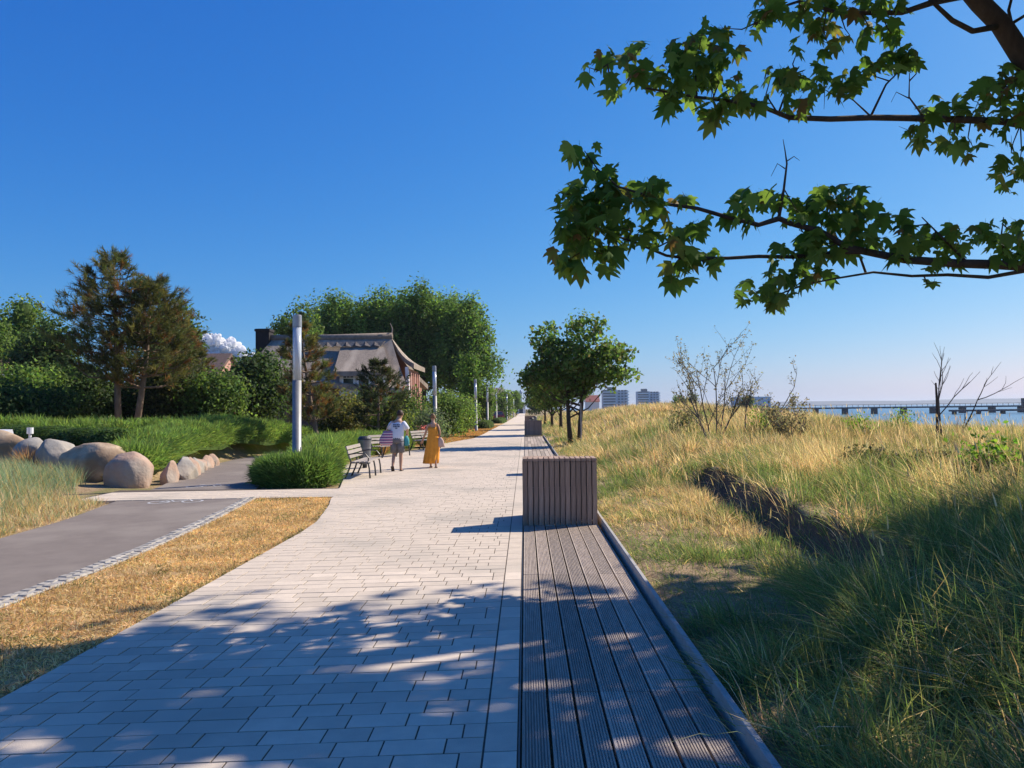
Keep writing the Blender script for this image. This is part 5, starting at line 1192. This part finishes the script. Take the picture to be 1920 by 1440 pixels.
# windows of the dormer
for k, (ua, ub) in enumerate(((641, 666), (670, 695), (699, 722))):
    a, b = hp(ua, 701, HY - 4.24), hp(ub, 728, HY - 4.24)
    wf = MB(); x0, x1, z0, z1 = a.x - HO.x, b.x - HO.x, b.z - HO.z, a.z - HO.z; yf = -4.26
    for bb in ((x0, x0 + .10, z0, z1), (x1 - .10, x1, z0, z1), (x0 + .10, x1 - .10, z0, z0 + .09), (x0 + .10, x1 - .10, z1 - .09, z1)): wf.box(bb[0], bb[1], yf - .05, yf + .06, bb[2], bb[3])
    wo_ = wf.build('window', M['white_frame'], house)
    q = MB(); q.box(x0 + .10, x1 - .10, yf - .01, yf + .03, z0 + .09, z1 - .09); q.build('pane', M['glass'], wo_)
    q = MB(); zt = z1 - .30; q.box(x0 + .10, x1 - .10, yf - .04, yf - .012, zt, zt + .05)
    for t_ in (.33, .66): xm = x0 + .1 + (x1 - x0 - .2) * t_; q.box(xm - .015, xm + .015, yf - .04, yf - .012, zt + .05, z1 - .09)
    q.build('glazing_bar', M['white_frame'], wo_)
ca, cb = hp(483, 660), hp(508, 617); q = MB(); q.box(ca.x - HO.x, cb.x - HO.x, -.4, .5, ca.z - 1.5 - HO.z, cb.z - HO.z); q.box(ca.x - .06 - HO.x, cb.x + .06 - HO.x, -.46, .56, cb.z - .18 - HO.z, cb.z - .03 - HO.z); q.build('chimney', M['chimney'], house)

# smaller houses between the trees
def plain_house(name, x0, x1, y, depth, z0, zeave, zridge, wall, roofm, label, windows=(), along='x', gable_mat=None):
    r = empty(name, ((x0 + x1) / 2, y, z0)); tag(r, label, 'house'); O = Vector(r.location); hw = (x1 - x0) / 2; d = depth / 2; e = zeave - z0; t = zridge - z0
    q = MB(); q.box(-hw, hw, -d, d, -.5, e); q.build('wall', wall, r)
    if along == 'x':
        q = MB(); q.add(*slab([(-hw - .4, -d - .5, e - .3), (hw + .4, -d - .5, e - .3), (hw + .3, 0, t), (-hw - .3, 0, t)], .22)); q.add(*slab([(-hw - .3, 0, t), (hw + .3, 0, t), (hw + .4, d + .5, e - .3), (-hw - .4, d + .5, e - .3)], .22)); q.build('roof', roofm, r)
        for s in (-1, 1):
            q = MB(); xg = s * hw; vs = [(xg - .1, -d, e), (xg - .1, d, e), (xg - .1, 0, t - .2), (xg + .1, -d, e), (xg + .1, d, e), (xg + .1, 0, t - .2)]; q.add(vs, [(0, 1, 2), (5, 4, 3), (0, 3, 4, 1), (1, 4, 5, 2), (2, 5, 3, 0)]); q.build('gable', gable_mat or wall, r)
    for (a, b, c, d_) in windows:
        q = MB(); q.box(a - O.x, b - O.x, -d - .08, -d - .004, c - O.z, d_ - O.z); f = q.build('window', M['white_frame'], r)
        n_ = 2
        for i in range(n_):
            w_ = (b - a) / n_; q = MB(); q.box(a - O.x + i * w_ + .07, a - O.x + (i + 1) * w_ - .07, -d - .10, -d - .082, c - O.z + .08, d_ - O.z - .08); q.build('pane', M['glass'], f)
    return r
a, b = at(370, 663, 60), at(437, 663, 60)
plain_house('brick_house', a.x, b.x - .4, 60, 7, .4, at(400, 712, 60).z, a.z, M['brick'], M['tile_dark'], 'brick house with dark steep roof half hidden right of the pines', gable_mat=M['pink_wall'])
a, b = at(-40, 672, 58), at(34, 672, 58); w1, w2 = at(0, 716, 54.9), at(9, 701, 54.9); w3, w4 = at(12, 716, 54.9), at(22, 701, 54.9)
plain_house('low_house', a.x, b.x, 58, 6, .4, at(10, 699, 58).z, a.z, M['brick'], M['tile_dark'], 'low house with white windows at the left edge among trees', windows=((w1.x, w2.x, w1.z, w2.z), (w3.x, w4.x, w3.z, w4.z)))
a, b = at(914, 745, 165), at(942, 745, 165)
plain_house('far_house', a.x, b.x, 165, 7, 0, at(928, 742, 165).z, at(928, 727, 165).z, M['white_wall'], pmat('mauve_tiles', (0.34, 0.24, 0.26), (0.28, 0.2, 0.22), 3), 'far house with mauve roof above the green thicket')
# gatehouse and spire closing the promenade
g0 = at(969, 775, 300); gh = empty('gatehouse', (at(977, 775, 300).x, 300, 0)); tag(gh, 'small white gatehouse with dark arched door at the end of the promenade', 'building')
q = MB(); q.box(-1.75, 1.75, 0, 4, -.2, 3.4); q.build('wall', M['white_wall'], gh)
q = MB(); q.box(-2.0, 2.0, -.3, 4.3, 3.4, 4.1); q.build('cornice', M['blue_dark'], gh)
q = MB(); n = 10; vs = [(-.75, -.05, 0), (.75, -.05, 0)] + [(.75 * cos(pi * i / n), -.05, 1.6 + .75 * sin(pi * i / n)) for i in range(n + 1)]; q.add(vs + [(x, -.0, z) for x, _, z in vs], [tuple(range(len(vs)))]); q.build('door', M['blue_dark'], gh)
q = MB(); q.loft([(0, 2, 4.1, 1.0, 1.0), (0, 2, 4.6, .72, .72), (0, 2, 8.6, .62, .62), (0, 2, 9.2, .3, .3)], 12); q.build('spire', M['pale_blue'], gh, True)
# dark car under the trees
car = empty('parked_car', (at(933, 775, 112).x, 112, 0), .1); tag(car, 'dark red car parked under the trees behind the far lamps', 'car')
q = MB(); q.add([(-.85, -2, .3), (.85, -2, .3), (.85, 2, .3), (-.85, 2, .3), (-.88, -2.05, .75), (.88, -2.05, .75), (.88, 2.05, .72), (-.88, 2.05, .72), (-.85, -1.9, .92), (.85, -1.9, .92), (.82, 1.0, .95), (-.82, 1.0, .95), (-.62, -1.3, 1.42), (.62, -1.3, 1.42), (.62, .3, 1.45), (-.62, .3, 1.45)], [(0, 1, 5, 4), (1, 2, 6, 5), (2, 3, 7, 6), (3, 0, 4, 7), (4, 5, 9, 8), (5, 6, 10, 9), (6, 7, 11, 10), (7, 4, 8, 11), (8, 9, 13, 12), (9, 10, 14, 13), (10, 11, 15, 14), (11, 8, 12, 15), (12, 13, 14, 15), (3, 2, 1, 0)]); q.build('body', M['car_paint'], car)
q = MB(); q.add([(-.70, -1.82, .97), (.70, -1.82, .97), (.56, -1.36, 1.36), (-.56, -1.36, 1.36)], [(0, 1, 2, 3)]); o = q.build('rear_window', M['glass'], car); o.location = (0, -.02, .01)
for sx in (-.82, .82):
    for sy in (-1.3, 1.3): q = MB(); q.tube([(sx - .1, sy, .32), (sx + .1, sy, .32)], .32, 14); q.build('wheel', M['tyre'], car)
for sx in (-.7, .7): q = MB(); q.box(sx - .12, sx + .12, -2.07, -2.04, .62, .76); q.build('tail_light', M['tile_red'], car)

# ------------------------------------------------------------------ people
def skin_body(name, verts, edges, rads, mat, parent, root=0):
    me = bpy.data.meshes.new(name); me.from_pydata(verts, edges, []); o = bpy.data.objects.new(name, me); COL.objects.link(o)
    sk = o.modifiers.new('s', 'SKIN'); sk.use_smooth_shade = True
    for i, r in enumerate(rads):
        d = me.skin_vertices[0].data[i]; d.radius = r if hasattr(r, '__len__') else (r, r); d.use_root = (i == root)
    ss = o.modifiers.new('u', 'SUBSURF'); ss.levels = 1; ss.render_levels = 1
    dg_ = bpy.context.evaluated_depsgraph_get(); m2 = bpy.data.meshes.new_from_object(o.evaluated_get(dg_)); m2.name = name
    bpy.data.objects.remove(o); m2.materials.clear(); m2.materials.append(mat); m2.polygons.foreach_set('use_smooth', [True] * len(m2.polygons))
    return link(name, m2, parent)
def chain(pts, rads, V, E, R_, start=None):
    prev = start
    for p, r in zip(pts, rads):
        V.append(p); R_.append(r); i = len(V) - 1
        if prev is not None: E.append((prev, i))
        prev = i
    return prev
def fingers(V, E, R_, hand, d, side):
    """five short curled finger chains rooted in the palm"""
    d = Vector(d).normalized(); s = Vector(side).normalized(); h = Vector(V[hand])
    for k, L_ in ((-1.5, .060), (-.5, .070), (.5, .066), (1.5, .052)):
        a = h + s * k * .019 + d * .035; b = a + d * L_ * .55; c = b + d * L_ * .35 + Vector((0, .02, 0))
        chain([tuple(a), tuple(b), tuple(c)], [.0095, .0085, .007], V, E, R_, hand)
    a = h + s * .04 + d * .005; chain([tuple(a), tuple(a + s * .012 + d * .045)], [.011, .009], V, E, R_, hand)
def head_parts(r, c, rad, hairm, bun=False, yaw=0):
    """ears and nose ride on the body; hair is its own cap"""
    c = Vector(c); q = MB()
    n, m = 16, 9; vs = []
    for j in range(m):
        th = pi * .62 * j / (m - 1)
        for i in range(n):
            ph = 2 * pi * i / n; f = 1.06
            x, y, z = sin(th) * cos(ph), sin(th) * sin(ph), cos(th)
            if y > .45 and z < .55: y *= .45; z = max(z, .5); 
            vs.append(c + Matrix.Rotation(yaw, 3, 'Z') @ Vector((x * rad * .92 * f, y * rad * 1.12 * f - .012, z * rad * 1.22 * f + .01)))
    fs = [(j * n + i, (j + 1) * n + i, (j + 1) * n + (i + 1) % n, j * n + (i + 1) % n) for j in range(m - 1) for i in range(n)]
    q.add(vs, fs)
    if bun:
        b = c + Vector((0, -rad * 1.1, rad * .75)); q.loft([(b.x, b.y, b.z - .05, .02, .02), (b.x, b.y, b.z - .03, .05, .045), (b.x, b.y, b.z + .02, .055, .05), (b.x, b.y, b.z + .055, .02, .02)], 12)
    q.build('hair', hairm, r, True)
    q = MB()
    for s in (-1, 1): p = c + Matrix.Rotation(yaw, 3, 'Z') @ Vector((s * rad * .95, 0, 0)); q.loft([(p.x, p.y, p.z - .03, .008, .015), (p.x, p.y, p.z, .013, .022), (p.x, p.y, p.z + .03, .008, .015)], 8)
    p = c + Matrix.Rotation(yaw, 3, 'Z') @ Vector((0, rad * 1.08, -.01)); q.loft([(p.x, p.y, p.z - .025, .014, .016), (p.x, p.y - .006, p.z + .03, .007, .008)], 8)
    q.build('ears_and_nose', M['skin'], r, True)
# --- man walking away, head bent
man = empty('person', (-3.72, 22.25, 0), -.05); tag(man, 'person in white printed t-shirt and grey shorts walking away with a striped bag', 'person', 'couple walking along the promenade')
V = []; E = []; R_ = []
V.append((0, 0, .92)); R_.append((.15, .11))
nk = chain([(0, .03, 1.08), (.0, .07, 1.26), (.01, .10, 1.40), (.02, .13, 1.49)], [(.14, .10), (.165, .11), (.13, .085), .055], V, E, R_, 0)
hd = chain([(.045, .17, 1.56), (.06, .19, 1.64), (.065, .19, 1.70)], [(.072, .085), (.085, .10), (.06, .075)], V, E, R_, nk)
sh = 3
la = chain([(-.17, .09, 1.38), (-.245, .06, 1.16), (-.235, .16, .98)], [.058, .043, .036], V, E, R_, sh); lh = chain([(-.23, .19, .90)], [.036], V, E, R_, la)
fingers(V, E, R_, lh, (0, .1, -1), (1, 0, 0))
ra = chain([(.19, .09, 1.38), (.285, .05, 1.17), (.255, .20, 1.06)], [.058, .043, .036], V, E, R_, sh); rh = chain([(.24, .27, 1.04)], [.036], V, E, R_, ra)
fingers(V, E, R_, rh, (0, .8, -.5), (-1, 0, 0))
lk = chain([(-.095, .0, .84), (-.105, .05, .50), (-.10, -.10, .30), (-.10, -.17, .13)], [.088, .058, .052, .036], V, E, R_, 0); chain([(-.10, -.14, .04), (-.10, -.08, .025)], [.034, .026], V, E, R_, lk)
rk = chain([(.095, .0, .84), (.10, .03, .48), (.10, .015, .28), (.10, -.02, .08)], [.088, .058, .054, .036], V, E, R_, 0); chain([(.10, -.01, .032), (.105, .12, .028)], [.036, .028], V, E, R_, rk)
skin_body('body', V, E, R_, M['skin'], man)
head_parts(man, (.06, .185, 1.635), .095, M['hair'], yaw=-.35)
q = MB(); q.loft([(0, .01, .86, .185, .135), (0, .02, 1.0, .185, .135), (0, .05, 1.15, .195, .138), (0, .075, 1.30, .215, .13), (.0, .09, 1.39, .19, .105), (.01, .105, 1.45, .10, .075)], 20)
for s, e_ in ((-1, (-.255, .055, 1.19)), (1, (.29, .05, 1.20))):
    q.tube([(s * .14, .085, 1.385), (s * .195, .08, 1.33), e_], [.085, .083, .078], 12)
q.build('shirt', M['shirt'], man, True)
q = MB()
for row, (z, ws) in enumerate(((1.335, (.05, .03, .045, .03)), (1.285, (.03, .05, .025, .055)), (1.235, (.02, .03)))):
    x = -sum(ws) / 2 - .012 * len(ws) / 2
    for w_ in ws:
        yb = -.088 + .06 * (1.335 - z) * -1 - .0; yb = .065 - .142 - (.0 if row else .0) + (1.335 - z) * -.25
        q.add([(x, yb, z - .017), (x + w_, yb, z - .017), (x + w_, yb + .006, z + .017), (x, yb + .006, z + .017)], [(0, 1, 2, 3)]); x += w_ + .012
q.build('shirt_print', M['print'], man)
q = MB(); q.loft([(0, 0, .80, .175, .135), (0, 0, .90, .175, .13), (0, .01, .97, .172, .125)], 18)
q.tube([(-.09, .0, .84), (-.10, .02, .68), (-.105, .035, .53)], [.112, .108, .105], 14); q.tube([(.09, .0, .84), (.10, .015, .68), (.105, .025, .53)], [.112, .108, .105], 14); q.build('shorts', M['shorts'], man, True)
q = MB(); Mx = Matrix.Translation((-.10, -.12, .05)) @ Matrix.Rotation(radians(-58), 4, 'X')
q.box(-.045, .045, -.13, .13, -.045, -.015, Mx); q.build('sandal', M['sandal'], man)
q = MB(); q.box(.055, .15, -.09, .19, 0, .014); q.build('sandal', M['sandal'], man)
sbg = empty('beach_bag', tuple(Vector(man.location) + Vector((-.28, -.02, .80)))); tag(sbg, 'striped pink and purple beach bag hanging from the shoulder of the walking man', 'bag')
q = MB(); q.loft([(0, 0, -.06, .17, .08), (0, 0, .0, .24, .11), (.0, 0, .14, .23, .10), (.03, .0, .30, .17, .07), (.04, 0, .36, .15, .05)], 18); q.build('pouch', M['stripes'], sbg, True)
q = MB(); q.tube([(-.06, .0, .34), (.05, -.07, .50), (.13, .02, .63), (.14, .1, .64)], .012, 6); q.build('strap', M['tote'], sbg)
tb_ = empty('teal_bag', tuple(Vector(man.location) + Vector((.26, .05, .72)))); tag(tb_, 'teal cloth bag dangling from the right arm of the walking man', 'bag')
q = MB(); q.loft([(0, 0, 0, .05, .04), (0, 0, .05, .085, .06), (0, .02, .18, .08, .055), (-.01, .06, .29, .04, .03)], 14); q.build('pouch', M['teal'], tb_, True)
q = MB(); q.tube([(-.01, .06, .28), (.0, .13, .36)], .015, 6); q.build('strap', M['dark_metal'], tb_)
# --- woman in an orange dress
wom = empty('person', (-2.82, 23.4, 0), .05); tag(wom, 'person in a long orange strappy dress walking with a pale shoulder bag', 'person', 'couple walking along the promenade')
V = []; E = []; R_ = []
V.append((0, 0, .86)); R_.append((.15, .11))
nk = chain([(0, .01, 1.02), (.0, .02, 1.18), (.0, .025, 1.30), (.0, .035, 1.39)], [(.12, .09), (.14, .095), (.11, .07), .045], V, E, R_, 0)
chain([(0, .06, 1.46), (0, .065, 1.53), (0, .06, 1.585)], [(.062, .075), (.075, .09), (.055, .07)], V, E, R_, nk)
la = chain([(-.145, .02, 1.29), (-.22, .03, 1.06), (-.31, .12, .86)], [.047, .036, .029], V, E, R_, 3); lh = chain([(-.35, .16, .79)], [.03], V, E, R_, la); fingers(V, E, R_, lh, (-.4, .3, -.8), (.7, 0, -.4))
ra = chain([(.15, .02, 1.29), (.215, -.01, 1.06), (.17, .10, .90)], [.047, .036, .029], V, E, R_, 3); rh = chain([(.15, .15, .85)], [.03], V, E, R_, ra); fingers(V, E, R_, rh, (-.2, .6, -.6), (-1, 0, 0))
lk = chain([(-.085, .0, .80), (-.085, .10, .46), (-.085, .18, .10)], [.09, .056, .034], V, E, R_, 0); chain([(-.085, .19, .035), (-.085, .29, .025)], [.032, .025], V, E, R_, lk)
rk = chain([(.085, .0, .80), (.09, -.02, .46), (.09, -.14, .10)], [.09, .056, .034], V, E, R_, 0); chain([(.09, -.15, .035), (.095, -.04, .028)], [.032, .025], V, E, R_, rk)
skin_body('body', V, E, R_, M['skin'], wom)
head_parts(wom, (0, .062, 1.525), .086, M['hair2'], True, yaw=-.1)
q = MB(); q.loft([(-.07, -.02, .13, .225, .20, 0, .10), (-.05, 0, .30, .225, .19, 0, .08), (-.02, .0, .55, .215, .18, 0, .045), (0, 0, .80, .185, .15, 0, .03), (0, .0, .90, .175, .14, 0, .02), (0, .01, 1.02, .145, .115, 0, .01), (0, .02, 1.15, .155, .115, 0, 0), (0, .02, 1.23, .145, .105, 0, 0)], 40, True, 10); q.build('dress', M['dress'], wom, True)
for s in (-1, 1): q = MB(); q.tube([(s * .075, -.075, 1.21), (s * .085, -.05, 1.32), (s * .085, .03, 1.35), (s * .08, .11, 1.22)], .008, 5); q.build('strap', M['dress'], wom)
for (x, y, a) in ((-.085, .22, 0), (.092, -.10, .1)): q = MB(); q.box(x - .042, x + .042, y - .11, y + .13, 0, .016); q.build('sandal', M['sandal'], wom)
tt = empty('shoulder_bag', tuple(Vector(wom.location) + Vector((.24, -.03, .62)))); tag(tt, 'pale canvas bag on the shoulder of the woman in orange', 'bag')
q = MB(); q.loft([(.02, 0, 0, .10, .05), (.01, 0, .03, .12, .06), (0, 0, .2, .09, .05), (-.02, 0, .30, .04, .03)], 14); q.build('pouch', M['tote'], tt, True)
q = MB(); q.tube([(-.02, 0, .29), (-.06, -.06, .5), (-.10, -.02, .72), (-.09, .05, .72)], .011, 6); q.build('strap', M['hair'], tt)

# ------------------------------------------------------------------ pier, far coast, apartment blocks, clouds
pier = empty('pier', (at(1530, 764, 330).x, 330, -2.2)); tag(pier, 'long dark pier on posts crossing the sea', 'pier')
PX = 240
q = MB(); q.box(-30, PX, -2, 2, 2.35, 3.0); q.build('deck', M['pier'], pier)
q = MB(); q.box(-30, PX, -2.02, -1.9, 3.95, 4.08); q.box(-30, PX, 1.9, 2.02, 3.95, 4.08); q.build('handrail', M['pier'], pier)
pm = MB().box(-.06, .06, -.06, .06, 0, .95).mesh('baluster'); pm.materials.append(M['pier'])
for i in range(0, 120): o = link('baluster', pm, pier); o.location = (-28 + i * 2.25, -1.96, 3.0)
pl_ = MB().box(-.75, .75, -1.6, 1.6, -2, 2.349).mesh('post'); pl_.materials.append(M['pier'])
for i in range(22): o = link('post', pl_, pier); o.location = (-25 + i * 12.4, 0, 0)
q = MB(); q.box(88, 91, -2.2, 2.2, 3.0, 6.0); q.build('kiosk', M['pier'], pier)
plat = empty('landing_stage', (at(1850, 772, 290).x, 290, -2.2)); tag(plat, 'low landing stage on posts in front of the pier', 'jetty')
q = MB(); q.box(-13, 26, -2, 2, 1.0, 1.7); q.build('deck', M['pier'], plat)
for i in range(5): q = MB(); q.box(-12 + i * 9 - .4, -12 + i * 9 + .4, -1, 1, -2, 1.0); q.build('post', M['pier'], plat)
# distant wooded coast
cv = []; cf = []
for i in range(60):
    x = 1200 + i * 140; h = 26 + 22 * float(vnoise(i, 0, .23, 77)); cv += [(x, 7000, -4), (x, 7000, h), (x, 7600, h + 4), (x, 7600, -4)]
    if i: a = 4 * i - 4; b = 4 * i; cf += [(a, b, b + 1, a + 1), (a + 1, b + 1, b + 2, a + 2)]
co = MB().add(cv, cf).build('far_coast', M['coast']); tag(co, 'thin dark line of the wooded far coast', 'coast', kind='structure')

def apartment(u0, u1, vt, Y, floors, label):
    a, b = at(u0, vt, Y), at(u1, vt, Y); W_ = b.x - a.x; r = empty('apartment_block', (a.x, Y, 0)); tag(r, label, 'building', 'apartment blocks behind the dune'); H_ = a.z; fh = H_ / floors
    q = MB(); q.box(0, W_ * .56, 0, 14, -3, H_); q.box(W_ * .56, W_, 3, 16, -3, H_ - .6); q.build('wall', M['facade'], r)
    q = MB(); q.box(W_ * .2, W_ * .46, 3, 9, H_, H_ + 3.2); q.build('roof_house', M['facade_dark'], r)
    for f in range(floors):
        z = f * fh
        q = MB(); q.box(.6, W_ * .50, -1.3, -.05, z + fh * .02, z + fh * .40); q.build('balcony', M['facade'] if f % 2 else M['white_wall'], r)
        q = MB(); q.box(.6, W_ * .50, -.06, -.01, z + fh * .42, z + fh * .95); q.build('window', M['facade_dark'], r)
        for k in range(3):
            x = W_ * (.60 + .13 * k); q = MB(); q.box(x, x + W_ * .09, 2.9, 2.98, z + fh * .3, z + fh * .9); q.build('window', M['facade_dark'], r)
        q = MB(); q.box(W_ * .90, W_ * 1.04, 1.8, 5, z + fh * .05, z + fh * .4); q.build('balcony', M['white_wall'], r)
apartment(1130, 1178, 731, 900, 7, 'left apartment block with striped balconies rising behind the dune crest')
apartment(1195, 1237, 734, 930, 7, 'right apartment block with grey balconies rising behind the dune crest')
a, b = at(1098, 750, 420), at(1122, 750, 420)
plain_house('red_roofed_house', a.x, b.x, 420, 9, 0, at(1110, 752, 420).z, at(1110, 741, 420).z, M['white_wall'], M['tile_red'], 'white house with red roof right of the twin-trunked maple')
q = MB(); a, b = at(1375, 746, 900), at(1445, 746, 900); q.box(0, b.x - a.x, 0, 12, -3, a.z + 1); o = q.build('far_building', M['facade'], None, False, (a.x, 900, 0)); tag(o, 'low pale building seen through the buckthorn stems', 'building')

def cloud(u, v, Y, puffs, label):
    c = at(u, v, Y); s = Y / 1440; parts = []; rg = np.random.default_rng(int(u))
    def fbm(P, f, seed): return sum((vnoise(P[:, 0] * f * k + P[:, 1] * f * k * .7, P[:, 2] * f * k - P[:, 1] * f * k * .6, 1, seed + k) - .5) / k ** .85 for k in (1, 2, 4, 8))
    for (du, dv, r) in puffs:
        for k in range(4):
            o_ = rg.normal(size=3) * r * .38 * s * (k > 0); rr_ = r * s * (1.0 if k == 0 else rg.uniform(.45, .75))
            V, F, C = core((0, 0, 0), (1, 1, 1), (1, 1, 1), 36, 0.0); n_ = V.copy()
            V = n_ * (1 + .75 * fbm(n_ * 1.6 + rg.uniform(0, 50), 1.0, 5)[:, None]) * np.array([rr_, rr_, rr_ * .8])
            parts.append((V + np.array([du * s, 0, -dv * s]) + o_, F, C))
    V, F, C = merge(parts); o = link('cloud', np_mesh('cloud', V, F, None, True), None, M['cloud'], c); tag(o, label, 'cloud')
cloud(405, 655, 6000, [(-35, 5, 26), (-18, -8, 22), (0, -4, 24), (22, 4, 22), (42, 10, 16), (0, 16, 26), (-50, 18, 20), (70, 16, 10)], 'white cumulus cloud above the brick house roof')

# air between here and the far shore
hz = MB().box(-3300, 9200, -700, 12300, -6, 75).build('haze', None); tag(hz, 'thin sea haze over the whole shore', 'haze', kind='stuff')
hm = bpy.data.materials.new('haze_air'); hm.use_nodes = True; hm.node_tree.nodes.clear()
pv = hm.node_tree.nodes.new('ShaderNodeVolumePrincipled'); pv.inputs['Color'].default_value = (.80, .88, 1.0, 1); pv.inputs['Density'].default_value = 1.3e-4; pv.inputs['Anisotropy'].default_value = .2
ho = hm.node_tree.nodes.new('ShaderNodeOutputMaterial'); hm.node_tree.links.new(pv.outputs[0], ho.inputs['Volume']); hz.data.materials.append(hm)
